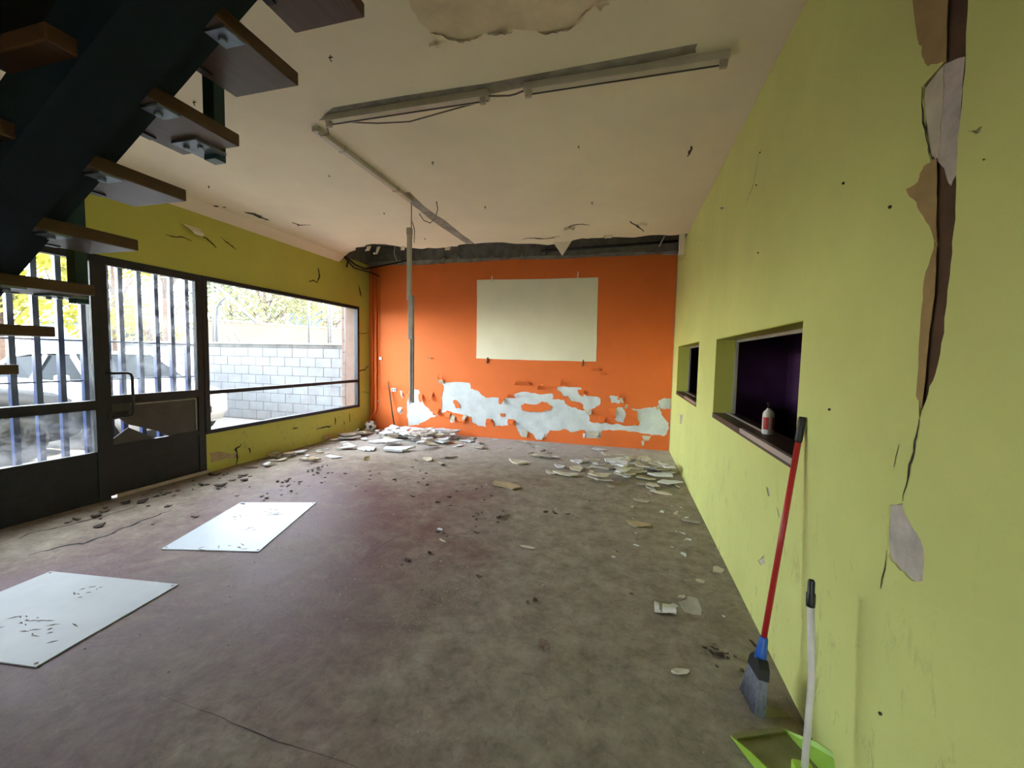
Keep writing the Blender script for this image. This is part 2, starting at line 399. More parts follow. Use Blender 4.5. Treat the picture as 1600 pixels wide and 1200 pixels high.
# --- ceiling: thin plaster sheet with ragged far edge, the stairwell cut out
brk = [(540,399),(552,392),(564,386),(575,382),(610,383),(634,387),(659,389),(680,388),(715,385),(736,381),(767,379),(806,381),(855,383),(872,381),(897,375),(925,372),(977,371),(1030,367),(1065,366)]
edge = jag(pxc(brk), 0.05, 2, closed=False)
cl = [(XL, YF), (XL, on_ceil(530,399).y)] + edge + [(XR, on_ceil(1074,365).y), (XR, YF)]
hole = [(SW[0], SW[2]), (SW[0], SW[3]), (SW[1], SW[3]), (SW[1], SW[2])]
fr_ceil = lambda u, v, w: (u, v, H + w)
ceil = struct(MB().prism(cl, fr_ceil, 0.022, [hole]), 'ceiling', 'ceiling_paint')
# sloping cove strip along the facade
cv = MB(); y1 = on_ceil(545,399).y
cv.add([(XL, 1.5, H-0.10), (XL, y1, H-0.10), (XL+0.13, y1, H-0.001), (XL+0.13, 1.5, H-0.001)], [(0,1,2,3)])
cv.add([(XL, 1.5, H-0.10), (XL, y1, H-0.10), (XL, y1, H), (XL, 1.5, H)], [(0,1,2,3)])
struct(cv, 'trim_1', 'ceiling_paint')
# old removed paint film on the ceiling near the top: sagging curled sheet
pe = pxc([(600,-60),(640,2),(660,40),(672,52),(690,53),(718,64),(745,60),(757,49),(780,50),(802,45),(840,47),(852,53),(880,46),(900,38),(912,22),(935,8),(975,-60)])
pj = jag(pe, 0.02, 2)
old = MB().prism(pj, lambda u, v, w: (u, v, H-0.0025+w), 0.002).build('bare_patch', 'ceiling_bare', ceil)
def curl_edge(P, wmax, drop, seed):
    Q = [Vector((*q, 0)) for q in jag([(v.x, v.y) for v in (on_ceil(*p) for p in P)], 0.015, 3, closed=False)]; n = len(Q); vs = []
    for k, p in enumerate(Q):
        e = math.sin(math.pi*(k+.3)/(n-.4)); f_ = 0.35+0.65*noise.noise(Vector((k*0.35, seed, 0)))**2*2.2
        w = wmax*e*f_; d = drop*e*f_
        for j in range(4):
            s_ = j/3; vs.append((p.x, p.y-w*s_, H-0.003-d*s_**1.6))
    MB().add(vs, [(k*4+j, k*4+j+1, (k+1)*4+j+1, (k+1)*4+j) for k in range(n-1) for j in range(3)], True).build('paint_curl', 'kraft_paper', ceil)
curl_edge([(671,51),(684,53),(700,60),(719,66),(738,62),(756,50)], .035, .03, 1)
curl_edge([(760,52),(775,55),(790,54),(803,46)], .05, .035, 5)
curl_edge([(839,46),(852,54),(870,51),(890,46),(900,38)], .04, .03, 9)
curl_edge([(903,32),(912,22),(925,12)], .03, .02, 13)
# slab and upper floor void
m = MB()
def slab_with_hole(z0, z1):
    x0, x1, yy0, yy1 = SW
    m.box((XL-WT, YF-0.3, z0), (x0, YB+0.25, z1)); m.box((x1, YF-0.3, z0), (3.05, YB+0.25, z1))
    m.box((x0, YF-0.3, z0), (x1, yy0, z1)); m.box((x0, yy1, z0), (x1, YB+0.25, z1))
slab_with_hole(3.5, 3.7)
struct(m, 'ceiling_slab', 'concrete_dark')
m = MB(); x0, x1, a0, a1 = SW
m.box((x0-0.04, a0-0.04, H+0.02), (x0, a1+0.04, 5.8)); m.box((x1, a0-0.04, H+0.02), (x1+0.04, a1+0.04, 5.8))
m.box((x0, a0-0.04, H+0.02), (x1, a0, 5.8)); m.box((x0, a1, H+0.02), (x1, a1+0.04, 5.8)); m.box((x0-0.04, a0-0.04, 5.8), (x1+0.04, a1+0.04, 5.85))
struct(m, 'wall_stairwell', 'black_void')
# --- back wall
wb = struct(MB().box((XL-WT, YB, 0), (XR+0.02, YB+0.25, 3.115)), 'wall_back', 'plaster')
cbm = struct(MB().box((XL-WT, YB+0.012, 3.10), (3.05, YB+0.25, 3.52)), 'trim_2', 'concrete_dark')
S = 520/1600.0
def bp(pts): return pxb([(560+x*S, 560+y*S) for x, y in pts])
P_big = [(395,115),(535,118),(540,145),(580,160),(615,190),(680,190),(685,208),(740,180),(800,160),(865,172),(930,168),(932,195),(990,200),(1000,220),(1040,235),(1075,250),(1105,270),(1110,300),(1165,312),(1225,318),(1280,325),(1345,325),(1352,310),(1330,270),(1310,240),(1400,235),(1445,240),(1465,280),(1480,300),(1493,330),(1478,367),(1440,368),(1380,362),(1300,352),(1240,345),(1172,345),(1168,380),(1090,382),(1088,345),(1020,355),(985,340),(920,345),(905,375),(860,390),(835,360),(820,350),(800,380),(775,365),(755,325),(755,300),(722,295),(720,322),(690,325),(650,330),(645,295),(615,292),(615,330),(570,320),(545,300),(545,282),(500,270),(470,262),(425,250),(398,262),(400,190),(410,140)]
P_l = [(245,150),(290,150),(305,200),(330,235),(365,262),(385,270),(345,285),(325,300),(290,320),(240,328),(232,280),(232,190)]
P3 = [(955,137),(1070,140),(1072,170),(1100,180),(1160,190),(1158,225),(1130,240),(1090,255),(1078,220),(1020,205),(1010,180),(985,180),(955,150)]
P4 = [(1240,240),(1270,235),(1285,265),(1275,308),(1240,300),(1228,270)]
P6 = [(1203,182),(1250,182),(1245,195),(1262,205),(1255,218),(1215,215)]
P7 = [(1445,200),(1470,190),(1498,190),(1496,245),(1465,245),(1445,225)]
P8 = [(187,240),(212,236),(212,262),(190,264)]
P9 = [(198,152),(212,158),(216,195),(207,185)]
P10 = [(440,285),(452,268),(470,280),(462,305),(448,310)]
P11 = [(505,275),(520,268),(528,285),(512,292)]
P12 = [(1365,372),(1405,370),(1400,385),(1380,395),(1368,388)]
holes = [jag(bp(P), 0.022, 2) for P in (P_big, P_l, P3, P4, P6, P7, P8, P9, P10, P11)]
top = [(XL+0.0, 3.135)] + [(x, z) for x, z in jag([(XL+0.3, 3.14), (-3, 3.135), (-1.5, 3.13), (0, 3.12), (XR-0.05, 3.105)], 0.02, 3, closed=False)] + [(XR-0.012, 3.10)]
pl = MB().prism([(XR-0.012, 0.0), (XL, 0.0)] + top, fr_back, 0.0055, holes).build('paint_layer', 'orange_paint', wb)
# islands of paint left inside the peeled area
for I in ([(782,225),(800,215),(850,222),(880,208),(905,210),(932,230),(925,248),(880,258),(845,256),(800,250),(785,248)], [(455,205),(470,200),(488,225),(492,240),(470,240)], [(680,266),(700,264),(706,278),(686,280)], [(1225,250),(1236,262),(1232,290),(1215,280)]):
    MB().prism(jag(bp(I), 0.012, 2), lambda u, v, w: (u, YB-0.012+w, v), 0.008).build('paint_scrap', 'orange_paint', wb)
# curled flaps of paint hanging from the torn edges
def flap(px, py, w, h, mat, fr, out=0.05, tilt=0.0, hang=1, parent=None, name='paint_flap', onw=None):
    p = onw(px, py); u0, v0 = p; vs = []; nu, nv = 4, 6
    for i in range(nu+1):
        for j in range(nv+1):
            s_ = i/nu-0.5; t = j/nv
            ww = w*(1-0.55*t*random.uniform(0.8, 1.1)); cur = out*(math.sin(t*2.2))**1.0
            du = s_*ww + tilt*t*h; dv = -hang*h*t*(1-0.25*t)
            vs.append(fr(u0+du, v0+dv, -cur - 0.004 - 0.3*out*abs(s_)*t))
    fs = [(i*(nv+1)+j, (i+1)*(nv+1)+j, (i+1)*(nv+1)+j+1, i*(nv+1)+j+1) for i in range(nu) for j in range(nv)]
    return MB().add(vs, fs, True).build(name, mat, parent)
ob = lambda x, y: (lambda q: (q.x, q.z))(on_back(560+x*S, 560+y*S))
for (x, y, w, h, mt, o_, ti, hg) in [
    (800,345,.12,.16,'flake_cream',.03,.1,1),(870,360,.20,.14,'plaster',.03,0,1),(1130,350,.22,.12,'flake_cream',.02,0,1),(1385,372,.14,.10,'flake_cream',.03,-.1,1),(1367,395,.05,.11,'flake_cream',.05,0,1),
    (455,275,.08,.14,'flake_cream',.05,.2,1),(515,272,.08,.12,'flake_cream',.05,-.2,1),(400,120,.12,.10,'flake_cream',.04,0,-1),
    (790,130,.30,.12,'orange_paint',.07,0,-1),(880,150,.14,.13,'orange_paint',.09,.1,-1),(985,130,.10,.16,'orange_paint',.08,0,-1),(735,190,.16,.12,'orange_paint',.08,.3,-1),
    (350,160,.10,.22,'orange_paint',.06,0,1),(395,120,.07,.22,'orange_paint',.06,0,-1),(375,240,.14,.16,'orange_paint',.07,.1,1),(300,170,.09,.2,'orange_paint',.06,.2,1),(240,170,.07,.3,'orange_paint',.05,-.1,1),
    (690,190,.10,.14,'orange_paint',.07,0,1),(1070,150,.12,.14,'orange_paint',.06,.2,1),(1170,280,.12,.14,'orange_paint',.06,0,1),(1220,240,.12,.2,'orange_paint',.07,.2,1),(1265,190,.08,.14,'orange_paint',.05,0,-1),(1320,250,.12,.2,'orange_paint',.05,.2,1),
    (500,280,.2,.14,'orange_paint',.05,0,1),(430,260,.12,.14,'orange_paint',.05,.2,1),(630,290,.10,.12,'orange_paint',.07,0,1),(735,292,.12,.12,'orange_paint',.07,0,1),(1180,80,.12,.10,'orange_paint',.03,0,-1),(1140,60,.16,.08,'orange_paint',.02,0,-1),
    (208,160,.05,.12,'flake_cream',.03,.2,1),(200,240,.09,.09,'flake_white',.03,0,1),(97,198,.04,.07,'flake_cream',.02,0,1),(1500,195,.06,.2,'flake_cream',.03,0,1),(345,-5,.10,.03,'flake_tan',.05,.4,1),
    (1262,190,.06,.10,'flake_cream',.04,.3,1),(1285,240,.05,.09,'flake_cream',.04,.2,-1),(1440,245,.08,.10,'flake_cream',.04,.1,-1),(1105,245,.12,.12,'flake_cream',.04,.2,1),(1085,360,.04,.10,'flake_white',.03,0,1)]:
    flap(x, y, w, h, mt, fr_back, o_, ti, hg, wb, onw=ob)
# cream painted rectangle where a board used to hang, with four clips
bd = pxb([(745.5,437.5),(935,433.5),(931.5,565),(744.5,560)])
scr = MB().prism(jag(bd, 0.008, 3), lambda u, v, w: (u, YB-0.0115+w, v), 0.006).build('painted_rectangle', 'board_paint', wb)
scr['label'] = 'cream painted rectangle on orange wall'
for (x, y, mt) in ((769,436,'board_paint'),(903,430,'board_paint'),(762,563,'wire_dark'),(911,567,'wire_dark')):
    p = on_back(x, y); MB().bar((p.x, YB-0.02, p.z-0.05), (p.x+0.006, YB-0.02, p.z+0.05), 0.018, 0.02, (0, 1, 0)).tube([(p.x, YB-0.01, p.z-0.03), (p.x-0.01, YB-0.04, p.z-0.05)], 0.006, 6).build('wall_clip', mt, wb)
# ragged grey mortar band just above the orange paint + holes in the beam
bt = [(XL, 3.10)] + [(XR, 3.10)] + list(reversed(jag([(XL, 3.20), (-3.4, 3.20), (-2, 3.175), (-.5, 3.17), (XR, 3.165)], 0.025, 3, closed=False)))
MB().prism(bt, lambda u, v, w: (u, YB+0.004+w, v), 0.01).build('mortar_band', 'concrete_grey', cbm)
for x in [-4.1, -3.9, -3.45, -3.2, -2.9, -2.55, -2.3, -2.05, -1.75]:
    zz = 3.22+random.uniform(-.015, .03); MB().tube([(x, YB+0.02, zz), (x+random.uniform(-.02, .02), YB-0.05, zz-0.03), (x+random.uniform(-.03, .03), YB-0.06, zz-0.08)], 0.014, 6).build('bent_rod', 'flake_grey', cbm)
MB().cbox((-1.45, YB-0.06, 3.19), (-1.33, YB+0.012, 3.29), 0.006).build('junction_box', 'concrete_dark', cbm)
# --- facade wall (left)
m = MB(); XO = XL-WT
GY0, GY1, WY0, WY1 = 1.28, 3.70, 3.70, 6.63     # glazed door front, window
ZT = 2.33
m.box((XO, YF-0.3, 0), (XL, GY0, 3.5)); m.box((XO, GY0, ZT), (XL, WY1, 3.5)); m.box((XO, WY0, 0), (XL, WY1, 0.468)); m.box((XO, WY1, 0), (XL, YB+0.01, 3.5))
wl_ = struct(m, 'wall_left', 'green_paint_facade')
MB().box((XL-0.01, 5.9, H+0.025), (XL+0.004, YB, 3.5)).build('void_shade_liner', 'concrete_dark', wl_)  # thin concrete liner, coloured dark for the gloom of the ceiling void
# --- right wall with two serving hatches
W1 = (2.09, 3.85, 1.0, 1.642); W2 = (4.68, 6.385, 0.995, 1.66); XR2 = XR+0.17
def wall_rects(y0, y1, z0, z1, wins):
    r = []; y = y0
    for a, b, c, d in wins: r += [(y, a, z0, z1), (a, b, z0, c), (a, b, d, z1)]; y = b
    return r + [(y, y1, z0, z1)]
m = MB()
for a, b, c, d in wall_rects(YF-0.3, YB+0.012, 0, 3.5, (W1, W2)): m.box((XR, a, c), (XR2, b, d))
wr = struct(m, 'wall_right', 'raw_plaster')
rect = lambda w: [(w[0], w[2]), (w[1], w[2]), (w[1], w[3]), (w[0], w[3])]
strip = pxr([(1483,-50),(1520,-50),(1514,85),(1505,190),(1499,290),(1495,360),(1489,430),(1480,520),(1466,585),(1452,625),(1441,655),(1439,600),(1443,520),(1455,440),(1464,385),(1464,290),(1456,245),(1448,200),(1446,150),(1447,133),(1479,97)])
patch = pxr([(1392,790),(1414,787),(1428,820),(1440,840),(1447,855),(1446,908),(1425,905),(1405,886),(1391,867)])
chips = [pxr(c) for c in ([(1516,205),(1530,203),(1541,196),(1537,206),(1530,209)], [(1540,248),(1546,247),(1543,251)], [(1126,324),(1133,324),(1132,327),(1127,327)], [(1186,876),(1195,868),(1197,880),(1190,884)], [(1199,760),(1203,763),(1206,775),(1202,776)], [(1063,648),(1068,648),(1066,663),(1063,662)], [(1215,790),(1219,797),(1222,812),(1218,808)])]
rh = [rect(W1), rect(W2), jag(strip, 0.006, 2), jag(patch, 0.006, 2)] + [jag(c, 0.003, 1) for c in chips]
outl = [(YF, 0.0), (YB-0.03, 0.0)] + jag([(YB-0.035, 0.02), (YB-0.02, 1.0), (YB-0.028, 2.0), (YB-0.02, 3.12)], 0.012, 4, closed=False) + [(YF, H-0.001)]
MB().prism(outl, fr_right, 0.0055, rh).build('paint_layer', 'green_paint', wr)
MB().box((XR-0.004, 5.85, H+0.025), (XR+0.01, YB, 3.5)).build('void_shade_liner', 'concrete_dark', wr)  # dark liner over the pale plaster, its tone stands for shade in the void
# brown backing in the long torn seam, darkened for recess shade, pale plaster in its middle, kraft paper flaps
MB().prism(strip, lambda u, v, w: (XR-0.0015+w, u, v), 0.001).build('torn_seam', 'shaded_brown_backing', wr)
MB().prism(jag(pxr([(1449,138),(1479,100),(1511,88),(1505,160),(1499,270),(1489,290),(1478,262),(1466,250),(1458,240),(1451,190)]), 0.004, 2), lambda u, v, w: (XR-0.004+w, u, v), 0.002).build('plaster_patch', 'raw_plaster', wr)
MB().prism(jag(pxr([(1449,138),(1478,102),(1477,170),(1472,215),(1470,250),(1459,240),(1451,190)]), 0.004, 2), lambda u, v, w: (XR-0.0048+w, u, v), 0.001).build('plaster_patch', 'flake_cream', wr)
for P in ([(1443,-60),(1489,-60),(1484,97),(1466,99),(1457,98),(1454,70),(1449,60)], [(1469,246),(1470,385),(1452,345),(1442,315),(1430,294),(1445,282),(1448,268),(1456,255)], [(1470,380),(1452,425),(1446,480),(1441,560),(1437,618),(1445,640),(1456,540),(1466,460)]):
    q = jag(pxr(P), 0.005, 2); c = pxr([(1465,200)])[0][0]
    MB().prism(q, lambda u, v, w: (XR-0.008-0.20*max(0, u-c)+w, u, v), 0.0012).build('paper_flap', 'kraft_paper', wr)
cr = MB(); ribbon(jag(pxr([(1441,655),(1434,690),(1429,720),(1423,750),(1415,784)]), 0.006, 2, False), 0.009, fr_right, 0.0012, cr)
ribbon(jag(pxr([(1409,695),(1404,715),(1401,730)]), 0.003, 1, False), 0.004, fr_right, 0.0012, cr)
ribbon(jag(pxr([(1446,135),(1445,160),(1447,190),(1452,215),(1457,242)]), 0.003, 1, False), 0.006, fr_right, 0.0012, cr)
ribbon(jag(pxr([(1188,240),(1184,262),(1180,285),(1172,305),(1168,322)]), 0.01, 2, False), 0.006, fr_right, 0.0012, cr)
ribbon(jag(pxr([(1390,860),(1387,890),(1380,920)]), 0.004, 1, False), 0.006, fr_right, 0.0012, cr)
cr.build('crack', 'crack_dark', wr)
# small holes and nail heads
for x, y in ((1190,238),(1184,289),(1130,325),(1076,406),(1097,375),(1396,323),(1322,286),(1300,640),(1381,1116),(1187,395)):
    p = on_right(x, y); MB().tube([(XR-0.004, p.y, p.z), (XR-0.012, p.y, p.z)], 0.0045, 6).build('nail', 'crack_dark', wr)
# hatch linings and sills
for w in (W1, W2):
    m = MB(); t = 0.006
    m.box((XR-0.004, w[0], w[3]-t), (XR2, w[1], w[3])); m.box((XR-0.004, w[1]-t, w[2]), (XR2, w[1], w[3])); m.box((XR-0.004, w[0], w[2]), (XR2, w[0]+t, w[3]))
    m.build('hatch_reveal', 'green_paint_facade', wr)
    MB().box((XR-0.008, w[0], w[2]-0.03), (XR2+0.02, w[1], w[2]+0.012)).build('hatch_sill', 'dark_wood', wr)
    MB().box((XR2-0.03, w[1]-0.03, w[2]), (XR2-0.01, w[1]-0.008, w[3])).box((XR2-0.03, w[0], w[3]-0.03), (XR2-0.01, w[1], w[3]-0.008)).build('track', 'aluminium', wr)
    L = w[1]-w[0]
    MB().box((XR2-0.075, w[0]+0.45*L, w[2]+0.012), (XR2-0.06, w[1]-0.02, w[2]+0.022)).build('track', 'aluminium', wr)
    MB().box((XR-0.012, w[0]+0.01, w[2]-0.012), (XR+0.012, w[0]+0.5*L, w[2]+0.018)).build('track', 'aluminium', wr)
# dark room behind the hatches
m = MB(); m.box((2.35, 0.6, 0), (2.5, YB+0.25, 3.5)); m.box((XR2, 0.5, 0), (2.5, 0.6, 3.5)); m.box((XR2, 0.6, 3.05), (2.35, YB, 3.15)); m.box((XR2, YB, 0), (2.5, YB+0.25, 3.5))
pw = struct(m, 'wall_hatch_room', 'purple_wall')
for r_ in range(9):
    for c_ in range(6):
        if random.random() < 0.75:
            y = 3.9+c_*0.42+(r_ % 2)*0.21; MB().cbox((2.325, y, 1.05+r_*0.14), (2.352, y+0.39, 1.17+r_*0.14), 0.006).build('brick', 'purple_wall', pw)
# --- wall behind the camera
m = MB(); ox0, ox1, oz = -0.35, 0.35, 2.05       # added unseen opening, lets in sky light as front fill
m.box((XL, YF-0.2, 0), (ox0, YF, 3.5)); m.box((ox1, YF-0.2, 0), (XR, YF, 3.5)); m.box((ox0, YF-0.2, oz), (ox1, YF, 3.5))
struct(m, 'wall_front', 'green_paint')
struct(MB().box((XL-WT, -30, -0.30), (8, YF-0.3, -0.06)), 'ground_yard', 'asphalt')
# left wall cracks, scars and small peels
fl = MB()
for P, w in (([(497,418),(499,430),(496,441)], .02), ([(482,440),(489,438),(497,442)], .012), ([(560,445),(563,458),(565,463)], .02), ([(258,366),(280,370),(300,377)], .008), ([(314,366),(324,374),(338,388)], .01), ([(345,370),(360,383),(370,390)], .008), ([(494,670),(503,668),(515,667),(519,664)], .012), ([(523,652),(524,664)], .015), ([(546,646),(547,660)], .012), ([(537,658),(538,664)], .012), ([(367,735),(371,715),(367,702),(374,698),(377,693)], .012), ([(388,700),(391,708)], .012), ([(456,670),(466,668)], .01), ([(560,520),(570,521),(577,519)], .008), ([(558,580),(570,578),(576,571)], .012), ([(565,612),(577,615)], .006), ([(545,405),(541,418)], .03)):
    ribbon(jag(pxl(P), 0.012, 2, False), w*2.0, fr_left, -0.0045, fl)
fl.build('crack', 'crack_dark', wl_)
ol = lambda x, y: (lambda q: (q.y, q.z))(on_left(x, y))
flap(297, 353, 0.20, 0.12, 'ceiling_paint', fr_left, 0.05, 0.5, 1, wl_, onw=ol)
flap(509, 680, 0.18, 0.10, 'flake_tan', fr_left, 0.03, 0.0, 1, wl_, onw=ol)
flap(562, 668, 0.10, 0.08, 'flake_tan', fr_left, 0.03, 0.0, 1, wl_, onw=ol)
for P in ([(328,707),(345,706),(368,708),(369,716),(345,719),(329,722)],):
    MB().prism(jag(pxl(P), 0.02, 2), lambda u, v, w: (XL+0.003-w, u, v), 0.002).build('bare_patch', 'flake_tan', wl_)

MB().box((XO-0.002, WY1-0.03, 0.468), (XL-0.062, WY1+0.001, 2.33)).build('brick_reveal', 'pink_brick', wl_)
# ------------------------------------------------------------------ glazed front: side light, door, window (dark steel)
FX0, FX1 = XL-0.06, XL+0.012
def F(mb, y0, y1, z0, z1, x0=FX0, x1=FX1): return mb.box((x0, y0, z0), (x1, y1, z1))
def group_struct(name, loc): 
    o = bpy.data.objects.new(name, None); COL.objects.link(o); o.location = loc; ORG[o.name] = Vector(loc); o['kind'] = 'structure'; return o
w1 = group_struct('window_1', (XL, 5.2, 0.47))
for r_ in ((3.70, 6.63, 0.468, 0.515), (3.70, 6.63, 2.28, ZT), (3.70, 3.757, 0.515, 2.28), (6.575, 6.63, 0.515, 2.28)): F(MB(), *r_).build('frame_bar', 'frame_steel', w1)
F(MB(), 3.757, 6.575, 0.938, 0.985).build('mullion', 'frame_steel', w1)
for z0, z1 in ((0.515, 0.938), (0.985, 2.28)): MB().box((XL-0.026, 3.757, z0), (XL-0.022, 6.575, z1)).build('pane', 'glass_clean', w1)
w2 = group_struct('window_2', (XL, 2.0, 0))
for r_ in ((1.28, 2.66, 2.26, ZT), (1.28, 1.36, 0, 2.26), (2.655, 2.745, 0, ZT)): F(MB(), *r_).build('frame_bar', 'frame_steel', w2)
F(MB(), 1.36, 2.655, 0.885, 0.972, FX0, FX1+0.015).build('mullion', 'frame_steel', w2)
F(MB(), 1.36, 2.655, 0, 0.482, XL-0.04, XL+0.004).build('kick_panel', 'frame_steel', w2)
MB().box((XL-0.026, 1.36, 0.482), (XL-0.022, 2.655, 0.885)).build('pane', 'glass_dirty', w2)
MB().box((XL-0.026, 1.36, 0.972), (XL-0.022, 2.655, 2.26)).build('pane', 'glass_clean', w2)
sh = pxl([(139,480),(146,470),(147,560),(153,596),(148,606),(141,590),(143,540)])
MB().prism(jag(sh, 0.01, 2), lambda u, v, w: (XL-0.005+w, u, v), 0.003).build('broken_pane_shard', 'glass_dirty', w2)
d1 = group_struct('door_1', (XL, 3.2, 0))
DX0, DX1 = XL-0.045, XL+0.006
for r_ in ((2.745, 2.785, 0.03, 2.25), (3.62, 3.698, 0.03, 2.25), (2.745, 3.70, 2.25, ZT), (2.785, 3.62, 0.925, 1.005), (2.785, 3.62, 0.47, 0.52)):
    F(MB(), *r_, DX0, DX1).build('door_rail', 'frame_steel', d1)
F(MB(), 2.785, 3.62, 0.03, 0.47, XL-0.03, XL-0.004).build('kick_panel', 'frame_steel', d1)
MB().box((XL-0.024, 2.785, 1.005), (XL-0.020, 3.62, 2.25)).build('pane', 'glass_dirty', d1)
gap = pxl([(175,657),(188,654),(200,663),(219,667),(249,674),(273,684),(249,687),(202,668),(175,688)])
pb = MB().prism([(2.785, 0.52), (3.62, 0.52), (3.62, 0.925), (2.785, 0.925)], lambda u, v, w: (XL-0.012-w, u, v), 0.006, [gap]).build('broken_board', 'hardboard', d1)
pb['label'] = 'dark hardboard split across the corner'
F(MB(), 3.592, 3.602, 0.54, 0.90, XL-0.012, XL).box((XL-0.012, 2.95, 0.898), (XL, 3.60, 0.908)).build('glazing_bead', 'grey_metal', d1)
# U-shaped pull handle standing off the door
hz1, hz0 = on_left(170,583).z, on_left(190,650).z
hy0, hy1 = 2.745, 2.93
hp = [(XL+0.0, hy0, hz1), (XL+0.05, hy0+0.04, hz1), (XL+0.06, hy1-0.04, hz1), (XL+0.06, hy1-0.01, hz1-0.012), (XL+0.06, hy1, hz1-0.045), (XL+0.06, hy1, hz0+0.04), (XL+0.06, hy1-0.015, hz0+0.008), (XL+0.055, hy1-0.05, hz0), (XL, hy0+0.03, hz0)]
hd = MB().tube(hp, 0.013, 8).build('door_handle', 'handle_black', d1)
MB().cbox((XL, 2.75, hz0-0.02), (XL+0.014, 2.92, hz0+0.05), 0.004).build('lock_plate', 'handle_black', d1)
struct(MB().bar((XL+0.012, 2.80, 0.018), (XL+0.012, 3.72, 0.02), 0.02, 0.035), 'baseboard_left', 'skirting')

# ================================================================== STAIRCASE
zl = lambda x: 2.563 + 0.662*(x + 0.835)       # line through the tread nosings
stc = thing('staircase', 'dark blue steel staircase with brown wooden treads rising past the glazed door', 'staircase', (-4.5, 0.9, 0))
xa, xb = -4.66, 0.30
def slope_box(y0, y1, d0, d1, xs=(xa, xb)):
    m = MB(); vs = []
    for x in xs:
        for y in (y0, y1):
            for d in (d0, d1): vs.append((x, y, max(0.0, zl(x)+d)))
    return m.add(vs, [(0,1,3,2),(4,6,7,5),(0,4,5,1),(2,3,7,6),(0,2,6,4),(1,5,7,3)])
slope_box(0.75, 0.90, -0.06, 0.15).build('stringer', 'navy_steel', stc)
slope_box(0.90, 0.98, 0.0, 0.13).build('side_plate', 'navy_steel', stc)
for i in range(-3, 15):
    x = -0.835-0.2567*i; zt = 2.563-0.1699*i; zb_ = zt-0.043
    t = MB().cbox((x-0.268, 0.69, zb_), (x, 1.2, zt), 0.004).build('tread', 'tread_wood', stc)
    b = MB().box((x-0.075, 0.935, zb_-0.007), (x-0.004, 1.0, zb_)).tube([(x-0.045, 0.965, zb_-0.006), (x-0.045, 0.965, zb_-0.018)], 0.011, 6).build('bracket', 'bare_steel', stc)
    MB().box((x-0.262, 0.975, zb_-0.004), (x-0.232, 1.085, zb_)).build('bracket', 'handle_black', stc)
posts = []
for i in (-1, 2, 5, 8, 11, 14):
    x = -0.835-0.2567*i-0.14; zt = 2.563-0.1699*i
    top = zt+0.92
    MB().box((x-0.026, 1.2, zt-0.07), (x+0.026, 1.242, top)).build('post', 'teal_steel', stc)
    MB().box((x-0.06, 1.11, zt-0.052), (x+0.05, 1.225, zt-0.043)).tube([(x+0.02, 1.15, zt-0.05), (x+0.02, 1.15, zt-0.062)], 0.009, 6).tube([(x-0.03, 1.14, zt-0.05), (x-0.03, 1.14, zt-0.062)], 0.009, 6).build('bracket', 'bare_steel', stc)
    posts.append((x, 1.221, top))
MB().bar(posts[0], posts[-1], 0.05, 0.03).build('handrail', 'navy_steel', stc)

# ================================================================== OUTSIDE
struct(MB().box((-70, -40, -0.30), (XL-WT, 60, -0.06)), 'ground', 'asphalt')
struct(MB().box((-6.3, -10, -0.06), (XL-WT, 7.2, -0.015)), 'trim_3', 'kerb')
GX = XL-WT-0.06
gr = thing('security_grille', 'blue steel grille of vertical bars outside the glass door', 'grille', (GX, 2.5, 0))
ys = [hit(px, 500, 0, GX).y for px in (14, 54, 92, 129, 166, 188, 217, 243.5, 267.5, 291, 310)]
ys = [2*ys[0]-ys[1], 2*ys[0]-ys[1]-0.17, 2*ys[0]-ys[1]-0.34] + ys
for y in ys: MB().cbox((GX-0.024, y-0.021, -0.015), (GX+0.024, y+0.021, 2.5), 0.003).build('bar', 'blue_bar', gr)
for px, py in ((90,596), (90,531)):
    z = hit(px, py, 0, GX).z; MB().tube([(GX, min(ys)-0.02, z), (GX, max(ys)+0.02, z)], 0.008, 6).build('cross_rod', 'blue_bar', gr)
# brick reveal and downpipe at the far end of the window
rv = MB()
rv = thing('brick_pilaster', 'pink brick pilaster just outside the wide window', 'pilaster', (XL-WT-0.1, 6.72, 0))
zc = -0.015
for k in range(13):
    MB().cbox((XL-WT-0.20, 6.74, zc), (XL-WT-0.004, 7.02, zc+0.205), 0.006).build('block', 'pink_brick', rv); zc += 0.215
MB().box((XL-WT-0.19, 6.755, 0), (XL-WT-0.01, 7.01, 2.6)).build('joint', 'mortar', rv)
p = hit(541.5, 560, 0, XL-WT-0.05)
tb = MB().tube([(p.x, p.y, -0.015), (p.x, p.y, 3.2)], 0.032, 12)
single(tb, 'downpipe', 'pipe_grey', 'grey vertical downpipe beside the pink brick pilaster', 'pipe', (p.x, p.y, 0))
